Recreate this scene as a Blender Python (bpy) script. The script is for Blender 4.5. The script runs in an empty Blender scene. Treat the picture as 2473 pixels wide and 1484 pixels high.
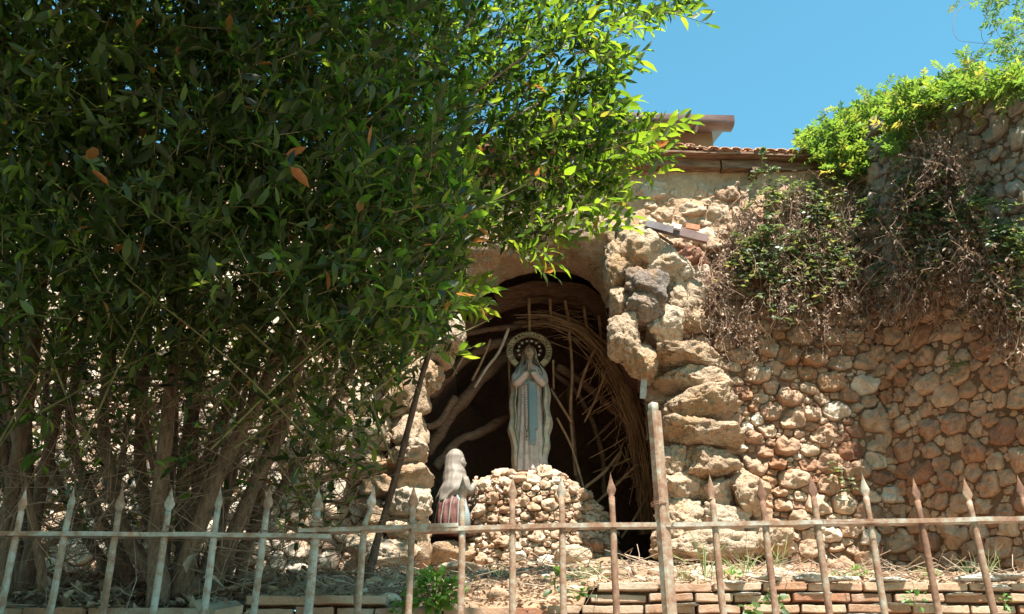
import bpy, math, random
import numpy as np
from mathutils import Vector, Matrix, noise as mn
S = bpy.context.scene
R = math.radians
rnd = random.Random(7)
npr = np.random.RandomState(11)
# ------------------------------------------------------------ camera, sky, sun, exposure
PITCH = R(26.0); CZ = 1.6
cam_d = bpy.data.cameras.new('camera'); cam = bpy.data.objects.new('camera', cam_d)
S.collection.objects.link(cam); S.camera = cam
cam.location = (0, 0, CZ); cam.rotation_euler = (R(90) + PITCH, 0, 0)
cam_d.lens = 35.0; cam_d.sensor_width = 36.0; cam_d.clip_start = 0.05; cam_d.clip_end = 2000
SUNV = Vector((0.31, -0.86, 1.80)).normalized()          # towards the sun
elev = math.asin(SUNV.z); az = math.atan2(SUNV.x, SUNV.y)
w = bpy.data.worlds.new('World'); S.world = w; w.use_nodes = True
nt = w.node_tree; nt.nodes.clear()
sky = nt.nodes.new('ShaderNodeTexSky'); sky.sky_type = 'NISHITA'; sky.sun_disc = False
sky.sun_elevation = elev; sky.sun_rotation = az
sky.air_density = 1.0; sky.dust_density = 0.3; sky.ozone_density = 1.2
bg = nt.nodes.new('ShaderNodeBackground'); bg.inputs[1].default_value = 0.095
wo = nt.nodes.new('ShaderNodeOutputWorld')
tint = nt.nodes.new('ShaderNodeMix'); tint.data_type = 'RGBA'; tint.blend_type = 'MULTIPLY'; tint.inputs[0].default_value = 1.0
tint.inputs[7].default_value = (0.66, 1.25, 1.08, 1)
nt.links.new(sky.outputs[0], tint.inputs[6]); nt.links.new(tint.outputs[2], bg.inputs[0]); nt.links.new(bg.outputs[0], wo.inputs[0])
sd = bpy.data.lights.new('sun', 'SUN'); sd.energy = 5.0; sd.angle = R(0.5); sd.color = (1.0, 0.95, 0.86)
sun = bpy.data.objects.new('sun', sd); S.collection.objects.link(sun)
sun.rotation_euler = (-SUNV).to_track_quat('-Z', 'Y').to_euler()
S.view_settings.view_transform = 'Standard'; S.view_settings.look = 'None'
S.view_settings.exposure = 1.5; S.view_settings.gamma = 1.0; S.view_settings.use_curve_mapping = False
S.cycles.max_bounces = 6; S.cycles.transmission_bounces = 4; S.cycles.diffuse_bounces = 4

# ------------------------------------------------------------ helpers
FP = 2473 * 35 / 36.0; cP, sP = math.cos(PITCH), math.sin(PITCH)
CAM = Vector((0, 0, CZ))
def ray(px, py):
    t = (742 - py) / FP
    return Vector(((px - 1236.5) / FP, cP - t * sP, sP + t * cP))
def P(px, py, Y):
    r = ray(px, py); return CAM + r * (Y / r.y)
def proj(p):
    x, y, z = p[0], p[1], p[2] - CZ
    d = y * cP + z * sP
    if d < 0.05: return (-9999, -9999)
    return (1236.5 + FP * x / d, 742 - FP * (z * cP - y * sP) / d)
def mpp(Y, py=742):                                       # metres per photo unit at depth Y
    return Y / ray(1236, py).y / FP
def inpoly(x, y, poly):
    c = False; j = len(poly) - 1
    for i in range(len(poly)):
        xi, yi = poly[i]; xj, yj = poly[j]
        if (yi > y) != (yj > y) and x < (xj - xi) * (y - yi) / (yj - yi) + xi: c = not c
        j = i
    return c
def fbm(v, o=4, seed=0.0):
    return mn.fractal(Vector((v[0] + seed, v[1] - seed * .7, v[2] + seed * .3)), 1.0, 2.1, o)
wl = {}
def link(o): S.collection.objects.link(o); return o
def thing(name, label, cat, loc, group=None):
    o = bpy.data.objects.new(name, None); link(o); o.location = loc; o.empty_display_size = .1
    o['label'] = label; o['category'] = cat
    if group: o['group'] = group
    wl[o.name] = Vector(loc); return o
def mesh(name, V, F, m, tone=None, smooth=True):
    me = bpy.data.meshes.new(name)
    V = np.asarray(V, dtype=np.float32).reshape(-1, 3)
    if isinstance(F, np.ndarray):
        k = F.shape[1]; nf = F.shape[0]
        me.vertices.add(len(V)); me.vertices.foreach_set('co', V.ravel())
        me.loops.add(nf * k); me.loops.foreach_set('vertex_index', F.astype(np.int32).ravel())
        me.polygons.add(nf); me.polygons.foreach_set('loop_start', np.arange(nf, dtype=np.int32) * k)
        me.polygons.foreach_set('loop_total', np.full(nf, k, dtype=np.int32))
        me.update(calc_edges=True)
    else:
        me.from_pydata([tuple(map(float, v)) for v in V], [], F); me.update()
    if smooth: me.polygons.foreach_set('use_smooth', np.ones(len(me.polygons), dtype=bool))
    if tone is not None:
        a = me.attributes.new('tone', 'FLOAT', 'POINT')
        t = np.full(len(V), tone, dtype=np.float32) if np.isscalar(tone) else np.asarray(tone, dtype=np.float32)
        a.data.foreach_set('value', t)
    me.materials.append(m); return me
def obj(name, V, F, m, parent=None, tone=0.5, smooth=True, kind=None, label=None, cat=None, group=None):
    V = np.asarray(V, dtype=np.float64).reshape(-1, 3)
    c = (V.min(0) + V.max(0)) / 2
    if parent is None: c[2] = V[:, 2].min()
    o = bpy.data.objects.new(name, mesh(name, V - c, F, m, tone, smooth)); link(o)
    cv = Vector(c.tolist())
    if parent is not None:
        o.parent = parent; o.location = cv - wl[parent.name]
    else: o.location = cv
    wl[o.name] = cv
    if kind: o['kind'] = kind
    if label: o['label'] = label
    if cat: o['category'] = cat
    if group: o['group'] = group
    return o
class MB:
    def __init__(s): s.V = []; s.F = []; s.T = []
    def add(s, V, F, t=0.5):
        b = len(s.V); s.V += [tuple(v) for v in V]; s.F += [tuple(i + b for i in f) for f in F]; s.T += [t] * len(V)
    def build(s, name, m, parent=None, **k):
        return obj(name, s.V, s.F, m, parent, tone=s.T, **k)
def frame(d):
    d = Vector(d).normalized(); a = Vector((0, 0, 1)) if abs(d.z) < .9 else Vector((1, 0, 0))
    x = d.cross(a).normalized(); return x, x.cross(d).normalized()
def tube(pts, rad, n=8, cap=True, rough=0.0, seed=0.0):
    pts = [Vector(p) for p in pts]; V = []; F = []
    if not hasattr(rad, '__len__'): rad = [rad] * len(pts)
    d0 = pts[1] - pts[0]; x, y = frame(d0)
    for i, p in enumerate(pts):
        d = (pts[min(i + 1, len(pts) - 1)] - pts[max(i - 1, 0)]).normalized()
        x = (x - d * x.dot(d)).normalized(); y = d.cross(x)
        for k in range(n):
            a = 2 * math.pi * k / n; q = (x * math.cos(a) + y * math.sin(a))
            r = rad[i]
            if rough: r *= 1 + rough * mn.noise((p + q * r) * (1.2 / max(rad[0], .004)) * .35 + Vector((seed, 0, 0)))
            V.append(p + q * r)
    for i in range(len(pts) - 1):
        for k in range(n):
            a = i * n + k; b = i * n + (k + 1) % n
            F.append((a, b, b + n, a + n))
    if cap:
        F.append(tuple(range(n))[::-1]); F.append(tuple((len(pts) - 1) * n + k for k in range(n)))
    return V, F
def smooth_path(pts, k=6):
    pts = [Vector(p) for p in pts]
    if len(pts) < 3: return [pts[0].lerp(pts[-1], i / k) for i in range(k + 1)]
    out = []; q = [pts[0] * 2 - pts[1]] + pts + [pts[-1] * 2 - pts[-2]]
    for i in range(1, len(q) - 2):
        for j in range(k):
            t = j / k; a, b, c, d = q[i - 1], q[i], q[i + 1], q[i + 2]
            out.append(.5 * ((2 * b) + (c - a) * t + (2 * a - 5 * b + 4 * c - d) * t * t + (3 * b - a - 3 * c + d) * t ** 3))
    out.append(pts[-1]); return out
def boxm(cx, cy, cz, sx, sy, sz, bev=.0, jit=0.0, rotz=0, seg=1):
    V = []; F = []
    if bev <= 0:
        for a in (-1, 1):
            for b in (-1, 1):
                for c in (-1, 1): V.append([a * sx / 2, b * sy / 2, c * sz / 2])
        F = [(0, 1, 3, 2), (4, 6, 7, 5), (0, 4, 5, 1), (2, 3, 7, 6), (0, 2, 6, 4), (1, 5, 7, 3)]
    else:
        xs = [-sx / 2, -sx / 2 + bev] + [-sx / 2 + bev + (sx - 2 * bev) * i / (seg + 1) for i in range(1, seg + 1)] + [sx / 2 - bev, sx / 2]
        n = len(xs); prof = []
        for i, x in enumerate(xs):
            k = bev if i in (0, n - 1) else 0
            hy, hz = sy / 2 - k, sz / 2 - k; bb = bev
            ring = [(-hy + bb, -hz), (hy - bb, -hz), (hy, -hz + bb), (hy, hz - bb), (hy - bb, hz), (-hy + bb, hz), (-hy, hz - bb), (-hy, -hz + bb)]
            for (y, z) in ring: V.append([x, y, z])
        for i in range(n - 1):
            for k in range(8): F.append((i * 8 + k, i * 8 + (k + 1) % 8, (i + 1) * 8 + (k + 1) % 8, (i + 1) * 8 + k))
        F.append(tuple(range(8))[::-1]); F.append(tuple((n - 1) * 8 + k for k in range(8)))
    c, s = math.cos(rotz), math.sin(rotz); sd_ = rnd.random() * 50
    out = []
    for x, y, z in V:
        if jit:
            q = Vector((x * 14 + sd_, y * 14, z * 14)); nv = mn.noise_vector(q)
            x += nv.x * jit; y += nv.y * jit; z += nv.z * jit
        out.append((cx + x * c - y * s, cy + x * s + y * c, cz + z))
    return out, F

# ------------------------------------------------------------ materials
def newmat(name):
    m = bpy.data.materials.new(name); m.use_nodes = True; t = m.node_tree; t.nodes.clear()
    return m, t, t.nodes.new('ShaderNodeOutputMaterial')
def N(t, typ, **k):
    n = t.nodes.new(typ)
    for a, b in k.items(): setattr(n, a, b)
    return n
def ramp(t, fac, stops):
    r = N(t, 'ShaderNodeValToRGB'); e = r.color_ramp.elements
    while len(e) > 1: e.remove(e[0])
    e[0].position = stops[0][0]; e[0].color = (*stops[0][1], 1)
    for p, c in stops[1:]:
        q = e.new(p); q.color = (*c, 1)
    t.links.new(fac, r.inputs[0]); return r.outputs[0]
def noisef(t, scale, detail=4, rough=.6, vec=None, dist=0.0):
    n = N(t, 'ShaderNodeTexNoise'); n.inputs['Scale'].default_value = scale; n.inputs['Detail'].default_value = detail
    n.inputs['Roughness'].default_value = rough; n.inputs['Distortion'].default_value = dist
    if vec is None: vec = N(t, 'ShaderNodeNewGeometry').outputs['Position']
    t.links.new(vec, n.inputs['Vector']); return n.outputs[0]
def mixc(t, fac, a, b, mode='MIX'):
    n = N(t, 'ShaderNodeMix', data_type='RGBA', blend_type=mode)
    if isinstance(fac, float): n.inputs[0].default_value = fac
    else: t.links.new(fac, n.inputs[0])
    for i, c in ((6, a), (7, b)):
        if isinstance(c, tuple): n.inputs[i].default_value = (*c, 1)
        else: t.links.new(c, n.inputs[i])
    return n.outputs[2]
def math_(t, op, a, b=None):
    n = N(t, 'ShaderNodeMath', operation=op)
    for i, c in ((0, a), (1, b)):
        if c is None: continue
        if isinstance(c, (int, float)): n.inputs[i].default_value = c
        else: t.links.new(c, n.inputs[i])
    return n.outputs[0]
def bumpn(t, h, strength, dist):
    b = N(t, 'ShaderNodeBump'); b.inputs['Strength'].default_value = strength; b.inputs['Distance'].default_value = dist
    t.links.new(h, b.inputs['Height']); return b.outputs[0]
def rock_mat(name, tones, spot=None, fine=60, bump=.9, dist=.012, rough=.9, pits=True, stain=None, coarse=5.0):
    m, t, out = newmat(name); b = N(t, 'ShaderNodeBsdfPrincipled'); b.inputs['Roughness'].default_value = rough
    b.inputs['Specular IOR Level'].default_value = .25
    at = N(t, 'ShaderNodeAttribute', attribute_name='tone')
    base = ramp(t, at.outputs['Fac'], tones)
    n1 = noisef(t, coarse, 6, .65)
    v = ramp(t, n1, [(.25, (.62, .60, .58)), (.5, (.95, .95, .95)), (.75, (1.25, 1.22, 1.18))])
    c = mixc(t, 1.0, base, v, 'MULTIPLY')
    n2 = noisef(t, fine, 5, .7)
    v2 = ramp(t, n2, [(.3, (.70, .66, .6)), (.55, (1.0, 1.0, 1.0)), (.8, (1.2, 1.18, 1.14))])
    c = mixc(t, .8, c, v2, 'MULTIPLY')
    if stain:
        n3 = noisef(t, 2.3, 5, .6, dist=.5); f = ramp(t, n3, [(.52, (0, 0, 0)), (.66, (1, 1, 1))])
        c = mixc(t, math_(t, 'MULTIPLY', f, .75), c, stain)
    t.links.new(c, b.inputs['Base Color'])
    h = math_(t, 'ADD', math_(t, 'MULTIPLY', n2, .6), math_(t, 'MULTIPLY', noisef(t, fine * .3, 5, .7), 1.4))
    if pits:
        vo = N(t, 'ShaderNodeTexVoronoi'); vo.inputs['Scale'].default_value = fine * .9
        ps = N(t, 'ShaderNodeNewGeometry').outputs['Position']
        nz = N(t, 'ShaderNodeTexNoise'); nz.inputs['Scale'].default_value = 30; t.links.new(ps, nz.inputs['Vector'])
        va = N(t, 'ShaderNodeVectorMath', operation='MULTIPLY_ADD'); va.inputs[1].default_value = (.05, .05, .05)
        t.links.new(nz.outputs['Color'], va.inputs[0]); t.links.new(ps, va.inputs[2]); t.links.new(va.outputs[0], vo.inputs['Vector'])
        h = math_(t, 'ADD', h, math_(t, 'MULTIPLY', math_(t, 'MINIMUM', vo.outputs['Distance'], .35), 1.1))
    t.links.new(bumpn(t, h, bump, dist), b.inputs['Normal'])
    t.links.new(b.outputs[0], out.inputs[0]); return m
def plain_mat(name, c1, c2, scale=20, rough=.7, bump=.3, dist=.004, spec=.4, c3=None, stretch=None, metal=0.0):
    m, t, out = newmat(name); b = N(t, 'ShaderNodeBsdfPrincipled'); b.inputs['Roughness'].default_value = rough
    b.inputs['Specular IOR Level'].default_value = spec; b.inputs['Metallic'].default_value = metal
    vec = None
    if stretch:
        g = N(t, 'ShaderNodeNewGeometry'); mp = N(t, 'ShaderNodeMapping'); mp.inputs['Scale'].default_value = stretch
        t.links.new(g.outputs['Position'], mp.inputs['Vector']); vec = mp.outputs[0]
    n = noisef(t, scale, 6, .65, vec)
    st = [(.32, c1), (.66, c2)]
    if c3: st = [(.30, c1), (.5, c2), (.68, c3)]
    at = N(t, 'ShaderNodeAttribute', attribute_name='tone')
    c = ramp(t, n, st)
    v = ramp(t, at.outputs['Fac'], [(0, (.7, .7, .7)), (.5, (1, 1, 1)), (1, (1.3, 1.28, 1.25))])
    t.links.new(mixc(t, 1.0, c, v, 'MULTIPLY'), b.inputs['Base Color'])
    t.links.new(bumpn(t, noisef(t, scale * 2.5, 5, .65, vec), bump, dist), b.inputs['Normal'])
    t.links.new(b.outputs[0], out.inputs[0]); return m
def leaf_mat(name, tones, trans, rough=.38, tfac=.42, spec=.5):
    m, t, out = newmat(name)
    at = N(t, 'ShaderNodeAttribute', attribute_name='tone')
    c = ramp(t, at.outputs['Fac'], tones); tc = ramp(t, at.outputs['Fac'], trans)
    n = noisef(t, 60, 3, .6); v = ramp(t, n, [(.3, (.75, .75, .75)), (.7, (1.2, 1.2, 1.15))])
    c = mixc(t, 1.0, c, v, 'MULTIPLY')
    b = N(t, 'ShaderNodeBsdfPrincipled'); b.inputs['Roughness'].default_value = rough
    b.inputs['Specular IOR Level'].default_value = spec
    t.links.new(c, b.inputs['Base Color'])
    tr = N(t, 'ShaderNodeBsdfTranslucent'); t.links.new(tc, tr.inputs[0])
    mx = N(t, 'ShaderNodeMixShader'); mx.inputs[0].default_value = tfac
    t.links.new(b.outputs[0], mx.inputs[1]); t.links.new(tr.outputs[0], mx.inputs[2])
    t.links.new(mx.outputs[0], out.inputs[0]); return m

M = {}
M['stone'] = rock_mat('warm_limestone', [(0, (.26, .12, .08)), (.15, (.36, .19, .12)), (.45, (.48, .32, .22)), (.75, (.58, .43, .31)), (1, (.66, .55, .45))], coarse=9, pits=False, dist=.014, stain=(.36, .19, .10))
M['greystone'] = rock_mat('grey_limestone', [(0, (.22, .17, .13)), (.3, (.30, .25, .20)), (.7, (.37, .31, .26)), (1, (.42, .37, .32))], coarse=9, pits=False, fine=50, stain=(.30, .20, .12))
M['tufa'] = rock_mat('porous_tufa', [(0, (.24, .20, .18)), (.3, (.45, .305, .20)), (.7, (.57, .42, .295)), (1, (.64, .53, .42))], fine=42, bump=1.0, dist=.04, coarse=4, stain=(.40, .23, .11))
M['mortar'] = rock_mat('gap_shade_mortar', [(0, (.13, .075, .045)), (1, (.28, .175, .11))], fine=45, dist=.02, coarse=4, stain=(.10, .06, .035))  # mortar colour darkened to put deeper shadow into the gaps between stones
M['plaster'] = rock_mat('old_plaster', [(0, (.46, .28, .165)), (1, (.56, .38, .25))], fine=35, dist=.015, coarse=3.0, stain=(.32, .20, .11), pits=False)
M['soffit'] = rock_mat('brown_render', [(0, (.30, .17, .11)), (1, (.34, .20, .13))], fine=30, dist=.012, coarse=4, pits=False)
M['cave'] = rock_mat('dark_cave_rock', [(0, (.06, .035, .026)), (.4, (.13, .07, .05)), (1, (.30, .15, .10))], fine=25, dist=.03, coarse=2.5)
M['brick'] = rock_mat('worn_brick', [(0, (.30, .13, .075)), (.4, (.38, .21, .13)), (.75, (.45, .30, .20)), (1, (.50, .38, .28))], fine=80, dist=.006, coarse=8, pits=False, stain=(.46, .38, .29))
M['whitemortar'] = rock_mat('pale_lime_mortar', [(0, (.36, .33, .28)), (1, (.52, .49, .44))], fine=70, dist=.012, coarse=10)
M['soil'] = rock_mat('dry_soil', [(0, (.34, .22, .13)), (1, (.44, .30, .19))], fine=60, dist=.02, coarse=2, stain=(.26, .16, .10))
M['tile'] = rock_mat('terracotta_tile', [(0, (.36, .14, .08)), (.5, (.48, .21, .12)), (1, (.56, .33, .22))], fine=60, dist=.005, coarse=9, pits=False, stain=(.40, .33, .24))
M['wood'] = plain_mat('old_beam_wood', (.07, .035, .025), (.20, .11, .07), 6, .8, .6, .01, .2, c3=(.32, .21, .13), stretch=(1, 6, 14))
M['board'] = plain_mat('cave_boards', (.10, .055, .035), (.25, .145, .095), 7, .8, .5, .01, .2, stretch=(2, 6, 8))
M['reed'] = plain_mat('dry_reed', (.22, .12, .07), (.46, .30, .18), 12, .7, .2, .002, .3)
M['bark'] = plain_mat('laurel_bark', (.075, .042, .028), (.17, .095, .062), 28, .85, .7, .006, .25, c3=(.24, .15, .10), stretch=(2, 2, .6))
M['darkbark'] = plain_mat('dark_bark', (.05, .028, .02), (.13, .075, .05), 28, .85, .7, .005, .25, stretch=(2, 2, .6))
M['twig'] = plain_mat('twig', (.09, .06, .025), (.17, .15, .05), 12, .6, .1, .001, .3)
M['drytwig'] = plain_mat('dry_twig', (.16, .08, .05), (.40, .26, .18), 12, .7, .1, .001, .3)
M['palestick'] = plain_mat('pale_stick', (.28, .19, .13), (.44, .33, .24), 20, .7, .3, .002, .3)
M['gutter'] = plain_mat('brown_gutter', (.10, .045, .035), (.17, .085, .065), 8, .45, .1, .002, .5, stretch=(.6, 3, 3))
M['darkboard'] = plain_mat('dark_board', (.07, .05, .055), (.13, .10, .10), 8, .5, .1, .002, .4)
M['render'] = plain_mat('ochre_render', (.36, .26, .16), (.48, .36, .24), 5, .9, .3, .005, .2)
M['bounce_paving'] = plain_mat('warm_bounce_paving', (.26, .185, .13), (.34, .24, .17), 60, .9, .4, .003, .2)  # unseen street, coloured pale and warm to bounce light onto the walls
M['concrete'] = plain_mat('concrete', (.28, .26, .23), (.40, .37, .33), 9, .9, .4, .004, .2)
M['white'] = plain_mat('white_enamel', (.62, .60, .56), (.74, .72, .68), 30, .4, .05, .001, .5)
def metal_mat():
    m, t, out = newmat('peeling_painted_iron'); b = N(t, 'ShaderNodeBsdfPrincipled')
    at = N(t, 'ShaderNodeAttribute', attribute_name='tone')
    n = noisef(t, 38, 6, .7); n2 = noisef(t, 9, 3, .6)
    f = math_(t, 'ADD', math_(t, 'ADD', math_(t, 'MULTIPLY', n, .7), math_(t, 'MULTIPLY', n2, .5)), math_(t, 'MULTIPLY', at.outputs['Fac'], .36))
    c = ramp(t, f, [(.56, (.36, .34, .29)), (.66, (.30, .26, .20)), (.73, (.26, .17, .11)), (.82, (.21, .11, .065)), (.95, (.13, .06, .035))])
    t.links.new(c, b.inputs['Base Color'])
    t.links.new(ramp(t, f, [(.5, (.5, .5, .5)), (.8, (.9, .9, .9))]), b.inputs['Roughness'])
    t.links.new(bumpn(t, n, .8, .003), b.inputs['Normal'])
    t.links.new(b.outputs[0], out.inputs[0]); return m
M['iron'] = metal_mat()
M['wire'] = plain_mat('rusty_wire', (.16, .07, .04), (.30, .17, .11), 40, .6, .2, .001, .4)
M['laurel'] = leaf_mat('laurel_leaf', [(0, (.018, .024, .010)), (.5, (.036, .045, .017)), (.9, (.075, .088, .032)), (.97, (.30, .12, .03)), (1, (.36, .13, .04))],
                       [(0, (.05, .11, .01)), (.5, (.14, .28, .02)), (.8, (.42, .62, .03)), (.9, (.55, .74, .04)), (.97, (.5, .22, .05)), (1, (.5, .2, .05))], rough=.42, tfac=.42, spec=.4)
M['ivy'] = leaf_mat('climber_leaf', [(0, (.03, .06, .02)), (.5, (.06, .11, .03)), (.85, (.12, .17, .04)), (1, (.38, .32, .05))],
                    [(0, (.12, .26, .03)), (.6, (.30, .48, .05)), (.85, (.5, .62, .06)), (1, (.8, .62, .1))], rough=.45)
M['bramble'] = leaf_mat('bramble_leaf', [(0, (.04, .055, .034)), (.5, (.10, .13, .078)), (.85, (.20, .235, .13)), (1, (.42, .30, .08))],
                    [(0, (.08, .13, .04)), (.6, (.24, .34, .08)), (1, (.5, .52, .1))], rough=.36, tfac=.35)
M['dryleaf'] = leaf_mat('dry_leaf', [(0, (.12, .06, .04)), (.5, (.27, .17, .115)), (1, (.50, .38, .28))],
                    [(0, (.15, .07, .03)), (1, (.4, .25, .15))], rough=.6, tfac=.2)
M['grass'] = leaf_mat('grass_blade', [(0, (.06, .11, .025)), (.7, (.13, .21, .04)), (1, (.36, .30, .15))],
                    [(0, (.2, .36, .04)), (1, (.5, .55, .1))], rough=.5, tfac=.4)
M['flower'] = leaf_mat('lilac_petal', [(0, (.22, .14, .34)), (1, (.40, .28, .52))], [(0, (.4, .25, .6)), (1, (.5, .35, .7))], rough=.6, tfac=.4)
M['plant'] = leaf_mat('fresh_leaf', [(0, (.05, .12, .02)), (1, (.14, .26, .05))], [(0, (.15, .36, .03)), (1, (.35, .6, .06))], rough=.5, tfac=.35)

# ------------------------------------------------------------ stones by growing cells
def clip(poly, nx, ny, d):                                 # keep points with p.n <= d
    out = []
    for i in range(len(poly)):
        a = poly[i]; b = poly[(i + 1) % len(poly)]
        da = a[0] * nx + a[1] * ny - d; db = b[0] * nx + b[1] * ny - d
        if da <= 0: out.append(a)
        if da * db < 0:
            t = da / (da - db); out.append((a[0] + (b[0] - a[0]) * t, a[1] + (b[1] - a[1]) * t))
    return out
def cells(u0, u1, v0, v1, radii, ok, an=1.35, gap=.006, grow=1.35, rg=None, rfun=None, block=.6):
    rg = rg or rnd; seeds = []
    G = {}; gs = max(r[0] for r in radii) * 2.2
    v0s, v1s = v0 * an, v1 * an
    def near(u, v):
        gi, gj = int(u // gs), int(v // gs)
        for a in range(gi - 1, gi + 2):
            for b in range(gj - 1, gj + 2):
                yield from G.get((a, b), ())
    for (r, tries) in radii:
        for _ in range(tries):
            u = rg.uniform(u0, u1); v = rg.uniform(v0s, v1s); rr = r * rg.uniform(.85, 1.15)
            if rfun and not rfun(u, v / an, r): continue
            if not ok(u, v / an, rr * .8): continue
            if any((u - a) ** 2 + (v - b) ** 2 < ((rr + c) * .93) ** 2 for a, b, c in near(u, v)): continue
            seeds.append((u, v, rr)); G.setdefault((int(u // gs), int(v // gs)), []).append((u, v, rr))
    out = []
    for (u, v, r) in seeds:
        k0 = rg.random(); kn_ = rg.randint(5, 8); k0 *= 6.28; poly = [(u + r * (grow + .08) * rg.uniform(.86, 1.14) * math.cos(k / kn_ * 6.283 + k0), v + r * (grow + .08) * rg.uniform(.86, 1.14) * math.sin(k / kn_ * 6.283 + k0)) for k in range(kn_)]
        for (a, b, c) in near(u, v):
            if a == u and b == v: continue
            dx, dy = a - u, b - v; d = math.hypot(dx, dy)
            if d > (r + c) * grow * 1.1: continue
            nx, ny = dx / d, dy / d; f = d * r / (r + c) - gap
            if block:
                mx, my = u + nx * f, v + ny * f
                if abs(ny) > abs(nx): nx *= block
                else: ny *= block
                l_ = math.hypot(nx, ny); nx /= l_; ny /= l_; poly = clip(poly, nx, ny, mx * nx + my * ny)
                if len(poly) < 3: break
                continue
            poly = clip(poly, nx, ny, u * nx + v * ny + f)
            if len(poly) < 3: break
        if len(poly) < 3: continue
        out.append((u, v / an, r, [(p[0], p[1] / an) for p in poly]))
    return out
def stone_geo(cell, mapf, h, n=18, rg=None, rough=.25):
    rg = rg or rnd
    u, v, r, poly = cell
    for _ in range(1):
        q = []
        for i in range(len(poly)):
            a = poly[i]; b = poly[(i + 1) % len(poly)]
            q.append((a[0] * .91 + b[0] * .09, a[1] * .91 + b[1] * .09)); q.append((a[0] * .09 + b[0] * .91, a[1] * .09 + b[1] * .91))
        poly = q
    L = [0]
    for i in range(len(poly)):
        a = poly[i]; b = poly[(i + 1) % len(poly)]; L.append(L[-1] + math.hypot(a[0] - b[0], a[1] - b[1]))
    pts = []; j = 0
    for k in range(n):
        s = L[-1] * k / n
        while L[j + 1] < s: j += 1
        a = poly[j % len(poly)]; b = poly[(j + 1) % len(poly)]; t = (s - L[j]) / max(L[j + 1] - L[j], 1e-9)
        pts.append((a[0] + (b[0] - a[0]) * t, a[1] + (b[1] - a[1]) * t))
    cu = sum(p[0] for p in pts) / n; cv = sum(p[1] for p in pts) / n
    planes = [(rg.uniform(-.7, .7), rg.uniform(-.95, .5), rg.uniform(.66, 1.0)) for _ in range(4)]
    sd = rg.uniform(0, 90); V = []
    rings = [(1.0, -.8), (1.0, .35), (.96, .66), (.88, .85), (.72, .96), (.50, 1.0), (.26, 1.02)]
    for s, hh in rings:
        for p in pts:
            du, dv = (p[0] - cu) * s, (p[1] - cv) * s
            z = hh
            for (a, b, c) in planes: z = min(z, c + (a * du + b * dv) / r) if hh > 0 else z
            q = Vector((cu + du, cv + dv, sd)); nz = mn.noise(q * (1.5 / r)) * rough + mn.noise(q * (3.7 / r)) * rough * .7 + (mn.noise(q * (8.5 / r)) * rough * .35 if r > .05 else 0)
            k = 1 + nz * .28
            V.append(mapf(cu + du * k, cv + dv * k, h * (z + (nz if hh > 0 else 0))))
    z = min([1.0] + [c for a, b, c in planes]); V.append(mapf(cu, cv, h * (z + mn.noise(Vector((cu, cv, sd)) * (1.6 / r)) * rough)))
    F = []
    for i in range(len(rings) - 1):
        for k in range(n):
            a = i * n + k; b = i * n + (k + 1) % n; F.append((a, b, b + n, a + n))
    t = (len(rings) - 1) * n
    for k in range(n): F.append((t + k, t + (k + 1) % n, t + n))
    return V, F
def lay_stones(cl, mapf, parent, mt, hf, limit=300, name='stone', tonef=None, n=24, rough=.42):
    cl = sorted(cl, key=lambda c: -c[2]); rest = MB(); vis = 0
    for c in cl:
        V, F = stone_geo(c, mapf, hf(c), n=n, rough=rough); tn = tonef(c) if tonef else rnd.random()
        px, py = proj(V[-1])
        if vis < limit and -20 < px < 2495 and -20 < py < 1500:
            obj(name, V, F, mt, parent, tone=tn); vis += 1
        else: rest.add(V, F, tn)
    if rest.V: rest.build('small_stones', mt, parent, kind='stuff')
def sheet(u0, u1, v0, v1, step, mapf, hf, keep=None):
    nu = int((u1 - u0) / step) + 1; nv = int((v1 - v0) / step) + 1; V = []; F = []
    for j in range(nv + 1):
        for i in range(nu + 1):
            u = u0 + (u1 - u0) * i / nu; v = v0 + (v1 - v0) * j / nv; V.append(mapf(u, v, hf(u, v)))
    for j in range(nv):
        for i in range(nu):
            u = u0 + (u1 - u0) * (i + .5) / nu; v = v0 + (v1 - v0) * (j + .5) / nv
            if keep and not keep(u, v): continue
            a = j * (nu + 1) + i; F.append((a, a + 1, a + nu + 2, a + nu + 1))
    return V, F

# ------------------------------------------------------------ ground and street
WY = 7.5
def gz(x, y):
    s = min(max((y - 4.55) / 3.0, -.1), 1.35); z = 2.42 + .68 * s + .04 * math.sin(x * 1.7) * s
    if x < -1.0: z -= min(.07, (-1.0 - x) * .1)
    if x < .36: z -= .10 * max(0, 1 - (y - 4.46) / .45)
    return z + .05 * fbm((x * 2.2, y * 2.2, 0), 4) + .015 * fbm((x * 12, y * 12, 5), 3)
V, F = sheet(-40, 40, -30, 60, 2.0, lambda u, v, h: (u, v, h), lambda u, v: 0.0)
obj('street', V, F, M['bounce_paving'], kind='structure')
V, F = sheet(-7, 5.2, 4.47, 9.6, .055, lambda u, v, h: (u, v, h), gz)
obj('ground', V, F, M['soil'], kind='structure')
V, F = boxm(-1, 3.55, .95, 14, 1.9, 1.9)
obj('terrace', V, F, M['soil'], kind='structure', smooth=False)
t_ = thing('retaining_wall', 'grey concrete retaining wall under the iron fence, below the picture', 'wall', (0, 2.7, 0))
V, F = boxm(-1, 2.72, .93, 14, .35, 1.86); obj('plinth', V, F, M['concrete'], t_, smooth=False)
V, F = boxm(-1, 2.72, 1.90, 14.1, .42, .075); obj('coping', V, F, M['concrete'], t_, smooth=False)

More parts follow.
